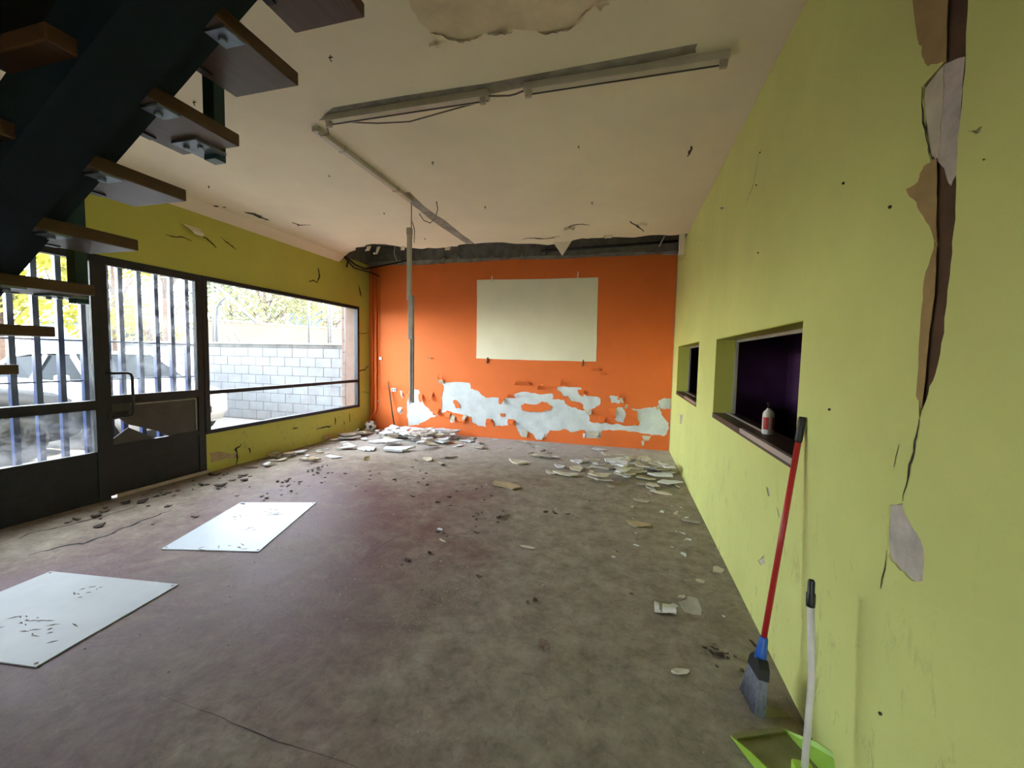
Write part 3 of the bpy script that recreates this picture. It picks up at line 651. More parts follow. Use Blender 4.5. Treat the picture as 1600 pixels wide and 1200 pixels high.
# whitewashed block boundary wall
YW = 7.35
btop = hit(533, 537.5, 1, YW).z
blw = thing('block_wall', 'whitewashed concrete block wall with dark stained top course', 'wall', (-8.4, YW, -0.06))
bmesh0 = None; xw0, xw1 = -12.2, -5.35
course = [hit(533, y, 1, YW).z for y in (545.0, 560.3, 575.3, 590.4, 605.3, 620.4)]
hgt = course[1]-course[2]
zs = [course[0]] + [course[1]-k*hgt for k in range(8)]
proto = {}
for r_ in range(8):
    z1, z0 = zs[r_], zs[r_]-((zs[0]-zs[1]) if r_ == 0 else hgt)
    if z1 < -0.02: break
    x = xw1 - (0.2 if r_ % 2 else 0.0)
    while x > xw0:
        L = min(0.40, x-xw0)
        key = (round(L, 2), round(z1-z0, 3))
        if key not in proto:
            o = MB().cbox((-L/2+0.004, -0.0, 0.003), (L/2-0.004, 0.19, z1-z0-0.003), 0.006).build('block', 'block_white', blw); proto[key] = o
        else:
            o = proto[key].copy(); COL.objects.link(o)
        o.data.transform(Matrix.Identity(4)); o.location = Vector((x-L/2, YW-0.004+random.uniform(-.002, .002), z0)) - blw.location
        x -= L
for k_, o in proto.items():   # prototypes were built with the wall origin subtracted; recentre their mesh
    o.data.transform(Matrix.Translation(ORG['block_wall']))
MB().box((xw0, YW+0.006, -0.06), (xw1, YW+0.18, course[0])).build('joint', 'mortar', blw)
MB().box((xw0, YW-0.01, course[0]), (xw1, YW+0.20, btop-0.025)).build('stained_course', 'stained', blw)
MB().box((xw0, YW-0.025, btop-0.025), (xw1, YW+0.21, btop+0.012)).build('coping', 'coping', blw)
# chain link fence on top of the block wall
fn = thing('chain_link_fence', 'galvanised chain link fence on top of the white block wall', 'fence', (-8.4, YW+0.1, btop))
fz0, fz1 = btop+0.012, btop+1.55; YFN = YW+0.1
def fx(px, py): return hit(px, py, 1, YFN)
m = MB(); sp = 0.075; k = -24
x = xw0-1.6
while x < xw1:
    for sgn in (1, -1):
        xs0 = x if sgn > 0 else x+1.55; xs1 = xs0+sgn*(fz1-fz0)
        m.tube([(xs0, YFN, fz0), (xs1, YFN, fz1)], 0.0018, 3, cap=False)
    x += sp
m.v = [Vector((min(max(v.x, xw0-1.6), xw1+0.02), v.y, v.z)) for v in m.v]
m.build('wire_mesh', 'galvanised', fn, kind='stuff')
for px in (333, 482.5, 513):
    xx = fx(px, 500).x; MB().tube([(xx, YFN, fz0-0.02), (xx, YFN, fz1)], 0.022, 8).build('post', 'galvanised', fn)
a, b = fx(344, 486), fx(376, 537); MB().tube([a, (b.x, YFN, fz0)], 0.02, 8).build('brace', 'galvanised', fn)
a, b = fx(343, 495), fx(360, 537); MB().tube([a, (b.x, YFN, fz0)], 0.016, 8).build('brace', 'galvanised', fn)
a, b = fx(340, 446), fx(402, 504); MB().tube([(a.x, YFN-0.03, a.z), (b.x, YFN-0.03, b.z)], 0.035, 8).build('brace', 'galvanised', fn)
MB().tube([(xw0, YFN, fz1), (xw1, YFN, fz1)], 0.018, 8).build('top_rail', 'galvanised', fn)
# bent pipe and pole
a = [fx(q[0], q[1]) for q in ((331,535),(331,500),(332,480),(337,470),(346,463))]
single(MB().tube([(v.x, YFN+0.12, max(v.z, fz0)) for v in a], 0.03, 8), 'bent_pipe', 'pipe_grey', 'bent grey pipe rising behind the chain link fence', 'pipe', (a[0].x, YFN+0.12, fz0))
# rendered tan wall on the plot behind, with an orange-red brick base
A = C0 + ray(322, 503)*(12.0/1.0); A = Vector((A.x, A.y, 0)); Bv = C0 + ray(552, 515)*15.6
zt_ = (C0 + ray(345, 502)*12.3).z
tw = thing('rendered_wall', 'tan rendered wall standing beyond the chain link fence', 'wall', (A.x, A.y, -0.06))
Bp = Vector((Bv.x, Bv.y, 0)); dr = (Bp-A).normalized()
MB().bar((A.x, A.y, (zt_-0.06)/2), (Bp.x, Bp.y, (zt_-0.06)/2), 0.2, zt_+0.06).build('panel', 'tan_render', tw)
MB().bar((A.x, A.y, zt_+0.02), (Bp.x, Bp.y, zt_+0.02), 0.26, 0.05).build('coping', 'coping', tw)
for t in (0.25, 0.5, 0.75):
    q = A.lerp(Bp, t); MB().bar((q.x, q.y-0.115, zt_/2-0.1), (q.x+dr.x*0.012, q.y+dr.y*0.012-0.115, zt_/2-0.1), 0.01, zt_-0.1).build('joint', 'mortar', tw)
q0 = A.lerp(Bp, 0.68); q1 = A.lerp(Bp, 0.97)
rb = MB().bar((q0.x, q0.y-0.9, 0.85), (q1.x, q1.y-0.9, 0.85), 0.2, 1.82)
single(rb, 'brick_plinth', 'red_brick', 'low red brick base wall in front of the tan wall', 'wall', ((q0.x+q1.x)/2, (q0.y+q1.y)/2-0.9, -0.06))
pp = C0 + ray(518, 500)*13
single(MB().tube([(pp.x, pp.y, -0.06), (pp.x-0.05, pp.y, 4.2)], 0.05, 8), 'utility_pole', 'wire_dark', 'slim dark pole leaning beside the blue building', 'pole', (pp.x, pp.y, -0.06))
# far buildings
def house(name, label, px0, px1, ptop, depth, mat, wins, matw='car_glass'):
    a = C0 + ray(px0, 545)*depth; b = C0 + ray(px1, 545)*depth; zt = (C0 + ray((px0+px1)/2, ptop)*depth).z
    d = (b-a); d.z = 0; L = d.length; d.normalize(); nrm = Vector((-d.y, d.x, 0))
    t = thing(name, label, 'building', (a.x, a.y, -0.06))
    mm = MB(); vs = [Vector((p.x, p.y, z)) for z in (-0.06, zt) for p in (a, b, b+nrm*5, a+nrm*5)]
    mm.add(vs, [(0,1,2,3),(4,5,6,7),(0,1,5,4),(1,2,6,5),(2,3,7,6),(3,0,4,7)]); mm.build('shell', mat, t)
    mm = MB().bar((a.x, a.y, zt+0.1), (b.x, b.y, zt+0.1), 0.6, 0.2); mm.build('roof_edge', 'coping', t)
    for (u, z0, z1, w) in wins:
        c = a + d*(u*L); MB().bar((c.x-nrm.x*0.02, c.y-nrm.y*0.02, (z0+z1)/2), (c.x+d.x*w-nrm.x*0.02, c.y+d.y*w-nrm.y*0.02, (z0+z1)/2), 0.08, z1-z0).build('window', matw, t)
    return t
house('warehouse', 'bright blue building behind the tan wall', 452, 506, 486, 30, 'blue_building', [(0.08, 2.6, 3.4, 0.6), (0.42, 2.6, 3.4, 0.6), (0.75, 2.6, 3.4, 0.6)])
house('shed', 'pale blue grey building far across the road', 60, 262, 505, 34, 'pale_building', [(0.58, 2.2, 3.0, 1.2), (0.66, 2.2, 3.0, 1.2), (0.82, 1.6, 3.0, 1.6)])
# trees
def tree(label, px, depth, h, crown, mat, trunk_r=0.15, nb=14, leaves=2600, lsz=0.16, base=None):
    a = C0 + ray(px, 545)*depth; t = thing('tree', label, 'tree', (a.x, a.y, -0.06), None)
    rnd = random.Random(int(px*7+depth)); x, y = a.x, a.y
    tk = MB(); tk.tube([(x, y, -0.1), (x+0.05, y, h*0.3), (x-0.05, y+0.05, h*0.6), (x, y, h*0.85)], [trunk_r, trunk_r*0.8, trunk_r*0.55, 0.03], 8)
    cs = []
    for k in range(nb):
        an = rnd.uniform(0, 6.283); rr = crown*rnd.uniform(0.25, 0.85); zz = h*rnd.uniform(base or 0.45, 0.98)
        c = Vector((x+rr*math.cos(an), y+rr*math.sin(an), zz)); cs.append((c, crown*rnd.uniform(0.28, 0.5)))
        tk.tube([(x, y, h*rnd.uniform(0.3, 0.6)), ((x+c.x)/2, (y+c.y)/2, zz*0.85), c], [trunk_r*0.35, trunk_r*0.22, 0.015], 5)
    tk.build('trunk', 'bark', t)
    fm = MB()
    for k in range(leaves):
        c, r_ = cs[k % nb]
        v = Vector((rnd.gauss(0, 1), rnd.gauss(0, 1), rnd.gauss(0, 0.8))); v = v.normalized()*r_*rnd.random()**0.4; p_ = c+v
        n = Vector((rnd.gauss(0, 1), rnd.gauss(0, 1), rnd.gauss(0, 1))).normalized(); u = n.orthogonal().normalized(); w = n.cross(u); s_ = lsz*rnd.uniform(0.6, 1.2)
        fm.add([p_-u*s_*0.7, p_-w*s_*0.35, p_+u*s_*0.7, p_+w*s_*0.35], [(0,1,2,3)])
    fm.build('foliage', mat, t, kind='stuff', fixn=False)
    return t
tree('broad yellow green tree behind the tan wall', 415, 19, 6.2, 3.2, 'leaf_olive', 0.16, 18, 5200, 0.15, 0.36)
tree('darker tree beside the bent pipe and fence brace', 362, 24, 6.0, 2.4, 'leaf_green', 0.15, 14, 3000, 0.16, 0.42)
tree('thin leafy tree right of the blue building', 512, 27, 6.2, 2.4, 'leaf_olive', 0.15, 12, 1500, 0.2, 0.45)
tree('thick trunked tree behind the white car', 263, 13.5, 8.0, 2.4, 'leaf_olive', 0.19, 10, 700, 0.18, 0.62)
tree('yellow leaved tree seen through the door grille', 180, 15, 6.0, 1.9, 'leaf_yellow', 0.12, 12, 2200, 0.16, 0.38)
tree('golden tree across the road beyond the dark car', 95, 21, 7.4, 2.1, 'leaf_yellow', 0.12, 12, 1900, 0.18, 0.5)
tree('sparse autumn tree above the dark car', 5, 11, 5.0, 1.4, 'leaf_yellow', 0.12, 12, 1500, 0.18, 0.45)
tree('round yellow green bush by the road edge', 235, 20, 4.6, 1.6, 'leaf_yellow', 0.10, 10, 1000, 0.16, 0.4)

# cars
def car(name, label, loc, rz, mat, Ln=4.1, Wd=1.72, Ht=1.47):
    t = thing(name, label, 'car', (0, 0, 0)); hw = Wd/2
    # stations along x (0 = nose): (x, bottom z, shoulder z, half width)
    st_ = [(0.0, .38, .58, .72), (.06, .28, .72, .86), (.25, .22, .84, .95), (.75, .20, .93, 1.0), (1.15, .20, .98, 1.0), (2.0, .20, 1.0, 1.0), (3.0, .20, 1.02, 1.0), (3.65, .22, 1.0, .98), (3.95, .28, .9, .92), (4.08, .42, .7, .82)]
    k = Ln/4.1; m = MB(); vs = []
    for x, zb_, zs_, wf in st_:
        w = hw*wf
        for (yy, zz) in ((-w*.86, zb_), (-w, zb_+(zs_-zb_)*.35), (-w*.99, zb_+(zs_-zb_)*.75), (-w*.90, zs_-0.015), (-w*.55, zs_+.035), (0, zs_+.05), (w*.55, zs_+.035), (w*.90, zs_-0.015), (w*.99, zb_+(zs_-zb_)*.75), (w, zb_+(zs_-zb_)*.35), (w*.86, zb_)):
            vs.append((x*k, yy, zz))
    n = 11; fs = [(i*n+j, i*n+(j+1) % n, (i+1)*n+(j+1) % n, (i+1)*n+j) for i in range(len(st_)-1) for j in range(n)]
    fs += [tuple(range(n)), tuple(range((len(st_)-1)*n, len(st_)*n))]
    m.add(vs, fs, True).build('body', mat, t)
    # greenhouse: roof shell + pillars, glass panes set inside
    zb0 = 0.98; rf = [(1.02, 1.0), (1.72, Ht-.02), (2.1, Ht), (2.9, Ht-.02), (3.35, Ht-.10), (3.78, 1.02)]
    rw = hw*.70; bw = hw*.92
    roof = MB(); vs = []
    for x, z in rf[1:5]:
        for yy, dz in ((-rw, -.04), (-rw*.8, 0), (0, .02), (rw*.8, 0), (rw, -.04), (rw*.8, -.05), (-rw*.8, -.05)): vs.append((x*k, yy, z+dz))
    roof.add(vs, [(i*7+j, i*7+(j+1) % 7, (i+1)*7+(j+1) % 7, (i+1)*7+j) for i in range(3) for j in range(7)] + [tuple(range(7)), tuple(range(21, 28))], True).build('roof', mat, t)
    for s_ in (-1, 1):
        for (x0, x1) in ((1.04, 1.72), (2.42, 2.36), (3.76, 3.30)):
            MB().bar((x0*k, s_*bw*.97, zb0), (x1*k, s_*rw, Ht-.06 if x1 < 3 else Ht-.13), 0.05, 0.07).build('pillar', mat, t)
        for q in ([(1.16, 0), (2.38, 0), (2.34, 1), (1.76, 1)], [(2.46, 0), (3.58, 0), (3.22, 1), (2.40, 1)]):
            MB().add([(x*k, s_*(bw*.96 if not u else rw*.98), (zb0+.01) if not u else Ht-.07-(.06 if x > 3 else 0)) for x, u in q], [(0,1,2,3)]).build('side_window', 'car_glass', t)
    MB().add([(1.06*k, -bw*.9, 1.0), (1.06*k, bw*.9, 1.0), (1.72*k, rw*.92, Ht-.04), (1.72*k, -rw*.92, Ht-.04)], [(0,1,2,3)]).build('windscreen', 'car_glass', t)
    MB().add([(3.76*k, -bw*.85, 1.03), (3.76*k, bw*.85, 1.03), (3.35*k, rw*.9, Ht-.12), (3.35*k, -rw*.9, Ht-.12)], [(0,1,2,3)]).build('rear_window', 'car_glass', t)
    for x in (.78, 3.28):
        for s_ in (-1, 1):
            w_ = MB(); c = (x*k, s_*(hw-.10), .30)
            w_.tube([(c[0], s_*(hw-.22), c[2]), (c[0], s_*(hw+.005), c[2])], .30, 20); wo = w_.build('wheel', 'tyre', t)
            MB().tube([(c[0], s_*(hw), c[2]), (c[0], s_*(hw+.012), c[2])], .19, 16).build('hubcap', 'hub', wo)
    for s_ in (-1, 1):
        MB().cbox((.06*k, s_*hw*.52, .60), (.30*k, s_*hw*.86, .76), .03).build('headlamp', 'lamp_lens', t)
        MB().cbox((4.0*k, s_*hw*.55, .72), (4.07*k, s_*hw*.84, .88), .02).build('tail_lamp', 'tail_red', t)
        MB().cbox((1.25*k, s_*(hw+.02), .98), (1.40*k, s_*(hw+.16), 1.10), .03).build('mirror', mat, t)
    MB().cbox((-.01, -hw*.45, .42), (.05, hw*.45, .54), .01).build('grille', 'tyre', t)
    t.location = loc; t.rotation_euler = (0, 0, rz); return t
# local +x runs nose -> tail
car('parked_car', 'white hatchback parked nose toward the wide window', (-7.1, 5.25, -0.06), math.radians(180), 'car_white')
car('parked_car', 'dark grey car parked alongside behind the door grille', (-8.4, 4.2, -0.06), math.radians(-90), 'car_grey', 4.3, 1.75, 1.50)
# ================================================================== INSIDE: THINGS
# white sheets on the floor
def sheet(label, px, mat, marks):
    P = [on_floor(*q) for q in px]
    if len(P) == 3: P.append(P[0]+P[2]-P[1])
    c = sum(P, Vector())/len(P)
    t = thing('sheet_panel', label, 'panel', (c.x, c.y, 0))
    th = 0.006
    MB().prism([(p.x, p.y) for p in P], lambda u, v, w: (u, v, 0.001+th-w), th).build('board', mat, t)
    for p in P:
        q = p.lerp(c, 0.05); MB().tube([(q.x, q.y, th), (q.x, q.y, th+0.0025)], 0.008, 8).build('screw_head', 'sheet_dirt', t)
    sm = MB()
    for (x, y, L, a) in marks:
        p = on_floor(x, y)
        for k in range(6):
            q = p + Vector((random.uniform(-L, L), random.uniform(-L, L)*0.6, 0)); an = a+random.uniform(-.8, .8); l = L*random.uniform(.1, .35)
            dv = Vector((math.cos(an), math.sin(an), 0))*l; nv = Vector((-dv.y, dv.x, 0)).normalized()*random.uniform(.002, .005)
            sm.add([q-dv+Vector((0, 0, th+.002)), q+nv+Vector((0, 0, th+.004)), q+dv+Vector((0, 0, th+.002)), q-nv+Vector((0, 0, th+.002))], [(0,1,2,3)])
    sm.build('dirt_specks', 'sheet_dirt', t, kind='stuff')
sheet('bright white rectangular sheet lying flat on the floor before the door', [(376,786),(494,786),(404,863),(252,859)], 'sheet_white', [(380,810,.10,.3),(420,800,.12,1),(430,805,.08,.9),(330,855,.12,0),(380,858,.12,0),(395,828,.05,.5)])
sheet('larger dull grey white sheet lying flat near the stairs', [(79,894),(279,914.5),(56,1044)], 'sheet_grey', [(120,932,.05,.5),(140,922,.05,.4),(40,970,.06,.3),(60,980,.12,.2),(90,985,.12,.1),(20,978,.1,.2)])
# broom
T = Vector((XR-0.018, 2.0, on_right(1262, 652).z)); Bt = Vector((0.575, 1.855, 0.012)); dB = (T-Bt).normalized(); Lb = (T-Bt).length
br = thing('broom', 'broom with red handle leaning on the green wall under the hatch', 'broom', Bt)
pt = lambda s_: Bt + dB*s_
MB().tube([pt(0.26), pt(Lb-0.10)], 0.0115, 12).build('handle', 'red_paint', br)
gp = MB().tube([pt(Lb-0.11), pt(Lb-0.10), pt(Lb-0.01), pt(Lb)], [0.0125, 0.0145, 0.0145, 0.012], 12).build('grip', 'black_plastic', br)
side = Vector((0.06, -1.0, 0)); side = (side - dB*side.dot(dB)).normalized(); nr = dB.cross(side).normalized()
def headsec(prof, th, mat, name):
    m = MB(); vs = []
    for s_, w0, w1 in prof:
        for a_, b_ in ((w0, -th), (w1, -th), (w1, th), (w0, th)): vs.append(pt(s_) + side*a_ + nr*b_)
    fs = [(i*4+j, i*4+(j+1) % 4, (i+1)*4+(j+1) % 4, (i+1)*4+j) for i in range(len(prof)-1) for j in range(4)] + [(0,1,2,3), tuple(range((len(prof)-1)*4, len(prof)*4))]
    return m.add(vs, fs).build(name, mat, br)
MB().tube([pt(0.19), pt(0.21), pt(0.275), pt(0.285)], [0.022, 0.022, 0.017, 0.014], 12).build('socket', 'blue_plastic', br)
headsec([(0.135, -0.06, 0.06), (0.175, -0.052, 0.052), (0.20, -0.026, 0.026)], 0.02, 'black_plastic', 'brush_head')
bs = headsec([(-0.0, -0.085, 0.08), (0.07, -0.072, 0.07), (0.14, -0.058, 0.058)], 0.017, 'bristle_grey', 'bristles')
for k in range(26):   # loose bristle tufts along the brush
    w = -0.082+k*0.0063; a_ = pt(0.12)+side*w*0.72+nr*0.015*(1 if k % 2 else -1); b_ = pt(0.0)+side*w+nr*0.02*(1 if k % 2 else -1); b_.z = max(b_.z, 0.002)
    MB().tube([a_, b_], 0.003, 4).build('bristle_tuft', 'bristle_grey', br)
# long handled lime dustpan
pan = thing('dustpan', 'lime green long handled dustpan standing on the floor by the broom', 'dustpan', (0.60, 1.50, 0))
lf = on_floor(1145, 1155); rt = on_floor(1224, 1143)
ax = (rt-lf).normalized(); bk = Vector((ax.y, -ax.x, 0)); Lp = 0.30; wpan = (rt-lf).length
q = lambda u, v, z: lf + ax*(u*wpan) + bk*v + Vector((0, 0, z))
MB().prism([(0, 0.0), (1, 0.0), (1.0, Lp), (0, Lp)], lambda u, v, w: q(u, v, 0.008-w), 0.005).build('pan_floor', 'olive_plastic', pan)
MB().bar(q(0.03, 0.004, 0.012), q(0.97, 0.004, 0.012), 0.022, 0.010).build('front_lip', 'olive_plastic', pan)
for u in (0.0, 1.0):
    s_ = 1 if u else -1
    m = MB(); vs = []
    for th in (0, 0.004):
        o = ax*(s_*th); vs += [q(u, -0.012, 0.004)+o, q(u, Lp, 0.004)+o, q(u, Lp, 0.12)+o+ax*s_*0.03, q(u, 0.12, 0.07)+o+ax*s_*0.022]
    m.add(vs, [(0,1,2,3),(7,6,5,4),(0,1,5,4),(1,2,6,5),(2,3,7,6),(3,0,4,7)]).build('side_wall', 'lime_plastic', pan)
MB().prism([(0, 0.004), (1, 0.004), (1.1, 0.13), (-0.1, 0.13)], lambda u, v, w: q(u, Lp+w, v), 0.005).build('back_wall', 'lime_plastic', pan)
pb0 = C0 + ray(1257, 1205)*1.0; pt_t = hit(1268, 906, 1, 1.52); pt_b = hit(1256, 1215, 1, 1.47)
dd = (pt_t-pt_b); pbz = pt_b - dd*((pt_b.z-0.10)/dd.z)
kn = pt_b.lerp(pt_t, 0.52) + Vector((0.012, 0, 0))
g0 = pt_b.lerp(pt_t, 0.875)
MB().tube([pbz, kn, g0], 0.0105, 10).build('pole', 'pole_white', pan)
MB().tube([g0-dd*0.01, g0+dd*0.01, g0.lerp(pt_t, 0.45), g0.lerp(pt_t, 0.5), pt_t-dd*0.01, pt_t], [0.0125, 0.0135, 0.0135, 0.0105, 0.0105, 0.008], 10).build('grip', 'black_plastic', pan)
MB().cbox(pbz-Vector((.03, .03, .05)), pbz+Vector((.03, .03, .03)), 0.008).build('pole_socket', 'lime_plastic', pan)
single(MB().prism(jag([(p.x, p.y) for p in (on_floor(*v) for v in ((1172,1113),(1195,1106),(1222,1112),(1235,1122),(1205,1122),(1185,1120)))], .006, 2), lambda u, v, w: (u, v, 0.004-w), 0.003), 'plastic_scrap', 'olive_plastic', 'flat olive green scrap on the floor under the broom bristles', 'scrap', on_floor(1200, 1114))
# pump bottle on the hatch sill
bx, by, bz = 0.85, 2.50, W1[2]+0.012
bp_ = hit(1199, 678, 2, bz); bx, by = min(max(bp_.x, 0.80), 0.90), bp_.y
bt_ = thing('pump_bottle', 'white pump bottle with red label on the hatch sill', 'bottle', (bx, by, bz))
MB().lathe((bx, by, bz), [(0.0, 0), (.029, 0), (.032, .006), (.032, .115), (.030, .13), (.020, .145), (.012, .150), (.012, .158), (0, .158)], 24).build('body', 'bottle_white', bt_)
lb = MB(); vs = []
for a0_, a1_ in ((-2.75, -1.75), (-1.15, 0.1)):
    lb = MB(); vs = []
    for j in range(9):
        an = a0_+(a1_-a0_)*j/8
        for z in (.03, .105): vs.append((bx+.0328*math.cos(an), by+.0328*math.sin(an), bz+z))
    lb.add(vs, [(j*2, j*2+2, j*2+3, j*2+1) for j in range(8)], True).build('label', 'label_red', bt_)
MB().tube([(bx, by, bz+.155), (bx, by, bz+.185)], .006, 8).tube([(bx-.004, by+.01, bz+.187), (bx-.01, by-.026, bz+.184)], .0055, 8).build('pump', 'black_plastic', bt_)
# football in the corner
rb_ = 0.105; bc = on_floor(579, 674.5); bc = Vector((max(bc.x, XL+rb_+.01), min(bc.y, YB-rb_-.015), 0))
me = bmesh.new(); bmesh.ops.create_icosphere(me, subdivisions=4, radius=rb_)
mesh = bpy.data.meshes.new('football'); 
ico = bmesh.new(); bmesh.ops.create_icosphere(ico, subdivisions=1, radius=1); vv = [v.co.normalized() for v in ico.verts]; ico.free()
R_ = Matrix.Rotation(0.5, 3, 'X') @ Matrix.Rotation(0.35, 3, 'Z')
for f in me.faces:
    c = f.calc_center_median().normalized(); f.material_index = 1 if max(c.dot(R_ @ v) for v in vv) > 0.955 else 0; f.smooth = True
me.to_mesh(mesh); me.free(); mesh.materials.append(MATS['ball_white']); mesh.materials.append(MATS['ball_black'])
bo = bpy.data.objects.new('football', mesh); COL.objects.link(bo); bo.location = bc + Vector((0, 0, rb_)); tag(bo, 'old white and black football in the corner by the orange wall', 'ball')
# leaning rod, pipe, socket and cable on the orange wall
b0 = on_floor(618, 676); t0 = hit(606, 596, 1, YB-0.03); mid_ = hit(609, 614, 1, YB-0.06)
single(MB().tube([b0+Vector((0, 0, .004)), b0.lerp(mid_, .5)+Vector((-.01, 0, 0)), mid_, t0], [.012, .012, .011, .005], 6), 'thin_rod', 'wire_dark', 'thin dark rod leaning upright against the orange wall', 'rod', b0)
xp = on_back(589, 500).x
pv = [(xp, YB-0.04, 3.1), (xp, YB-0.04, 0.42), (xp-0.03, YB-0.045, 0.32), (xp-0.12, YB-0.06, 0.22), (XL+0.03, YB-0.08, 0.15)]
single(MB().tube(pv, 0.022, 10), 'wall_pipe', 'orange_paint', 'orange painted pipe running down the corner of the orange wall', 'pipe', (xp, YB-.04, 0.15))
xp2 = on_back(583, 500).x
single(MB().tube([(xp2, YB-0.03, 3.1), (xp2, YB-0.03, 0.3)], 0.018, 8), 'wall_pipe', 'orange_paint', 'thinner orange painted pipe tight in the corner by the facade', 'pipe', (xp2, YB-.03, .3))
c1, c2, c3 = on_back(594, 420), on_back(593.5, 606), on_back(612, 608)
cb_ = single(MB().tube([(c1.x, YB-.012, c1.z), (c2.x, YB-.012, c2.z), (c3.x, YB-.012, c3.z)], .006, 6), 'cable_conduit', 'orange_paint', 'thin orange painted cable running to the wall socket', 'cable', (c2.x, YB-.012, c2.z))
p = on_back(616, 609); sk = thing('wall_socket', 'white double socket low on the orange wall', 'socket', (p.x, YB-.012, p.z))
MB().cbox((p.x-.055, YB-.026, p.z-.032), (p.x+.055, YB-.006, p.z+.032), .004).build('plate', 'bottle_white', sk)
for d_ in (-.026, .026): MB().tube([(p.x+d_, YB-.024, p.z), (p.x+d_, YB-.028, p.z)], .014, 10).build('outlet', 'ball_black', sk)
p = on_back(595.5, 560); single(MB().cbox((p.x-.03, YB-.03, p.z-.03), (p.x+.03, YB-.006, p.z+.03), .004), 'cable_box', 'bottle_white', 'small white box on the thin cable of the orange wall', 'box', (p.x, YB-.01, p.z))
# ---- ceiling fittings
def batten(label, x0, x1, y):
    t = thing('light_batten', label, 'light fitting', ((x0+x1)/2, y, H))
    MB().cbox((x0, y-.035, H-.045), (x1, y+.035, H-.001), .004).build('channel', 'white_metal', t)
    MB().box((x0+.01, y+.012, H-.0475), (x1-.01, y+.022, H-.044)).build('slot', 'wire_dark', t)
    for x in (x0+.03, x1-.03):
        MB().cbox((x-.02, y-.03, H-.085), (x+.02, y-.005, H-.044), .004).build('lamp_holder', 'grey_metal', t)
    return t
batten('empty fluorescent batten on the ceiling nearest the stairs', -2.09, -0.885, 2.56)
batten('empty fluorescent batten on the ceiling toward the green wall', -0.652, 0.494, 2.56)
gy = MB().prism(jag(pxc([(498,188),(520,168),(760,130),(1090,68),(1088,82),(770,146),(520,186)]), .01, 1), lambda u, v, w: (u, v, H-.0015+w), .001).build('paint_scar', 'concrete_grey', ceil)
MB().prism(jag(pxc([(621,302),(640,300),(668,326),(700,348),(742,381),(728,380),(690,355),(655,328)]), .012, 2), lambda u, v, w: (u, v, H-.0015+w), .001).build('paint_scar', 'concrete_grey', ceil)
t = thing('light_batten', 'long narrow batten on the ceiling leading toward the orange wall', 'light fitting', (-2.25, 3.3, H))
MB().cbox((-2.285, 2.63, H-.04), (-2.235, 4.05, H-.001), .004).build('channel', 'white_metal', t)
for y in (2.95, 3.75): MB().cbox((-2.292, y-.015, H-.044), (-2.228, y+.015, H-.001), .002).build('clip', 'grey_metal', t)
w = [on_ceil(*v) for v in ((535,186),(590,185),(640,181),(690,168),(760,152))]
single(MB().tube([(v.x, v.y, H-.02-.02*math.sin(k*.8)) for k, v in enumerate(w)], .005, 5), 'loose_cable', 'wire_grey', 'thin loose cable hanging along the ceiling batten', 'cable', (w[0].x, w[0].y, H-.02))
single(MB().tube([(-2.10, 2.56, H-.03), (-2.16, 2.66, H-.06), (-2.24, 2.68, H-.05), (-2.26, 2.63, H-.02)], .005, 5), 'loose_cable', 'wire_grey', 'short cable loop joining two ceiling battens', 'cable', (-2.2, 2.62, H-.03))
single(MB().tube([(-.88, 2.56, H-.03), (-.82, 2.54, H-.05), (-.75, 2.57, H-.04), (-.70, 2.54, H-.055), (-.655, 2.56, H-.03)], .006, 5), 'loose_cable', 'wire_grey', 'twisted cable bridging the gap between ceiling battens', 'cable', (-.77, 2.56, H-.04))
w = [on_ceil(*v) for v in ((655,332),(662,340),(672,343),(680,336),(684,322),(682,313))]
single(MB().tube([(v.x, v.y, H-.015-.03*math.sin(k*.63)) for k, v in enumerate(w)], .006, 5), 'loose_cable', 'wire_grey', 'curled cable stub beside the hanging batten', 'cable', (w[0].x, w[0].y, H-.02))
# hanging batten
hx, hy = on_ceil(643, 319).x, on_ceil(643, 319).y
zt1 = hit(640, 357, 1, hy).z; zt2 = hit(643, 530, 1, hy).z; zt3 = hit(644, 629, 1, hy).z; zt4 = hit(642, 462, 1, hy).z
xa1 = hit(640, 400, 1, hy).x; xa2 = hit(642.5, 500, 1, hy).x; xa3 = hit(644, 600, 1, hy).x
hb = thing('hanging_batten', 'white light batten dangling upright from the ceiling on a wire', 'light fitting', (xa1, hy, zt3))
MB().tube([(hx, hy, H), (xa1+.02, hy, zt1-.02)], .005, 6).build('wire', 'wire_grey', hb)
MB().tube([(xa1+.03, hy, zt1+.07), (xa1+.06, hy, zt1-.02), (xa1+.055, hy, zt1-.16)], .004, 5).build('wire', 'wire_grey', hb)
MB().cbox((xa1-.026, hy-.02, zt4-.05), (xa1+.022, hy+.02, zt1), .004).build('channel', 'white_metal', hb)
MB().cbox((xa1-.03, hy-.025, zt1-.07), (xa1+.026, hy+.025, zt1+.005), .004).build('end_cap', 'grey_metal', hb)
MB().cbox((xa2-.022, hy-.035, zt2), (xa2+.035, hy+.01, zt4), .004).build('channel', 'grey_metal', hb)
MB().cbox((xa3-.026, hy-.02, zt3), (xa3+.020, hy+.015, zt2+.05), .004).build('channel', 'grey_metal', hb)
MB().box((xa3-.006, hy-.024, zt3+.02), (xa3, hy-.019, zt2)).build('slot', 'wire_dark', hb)
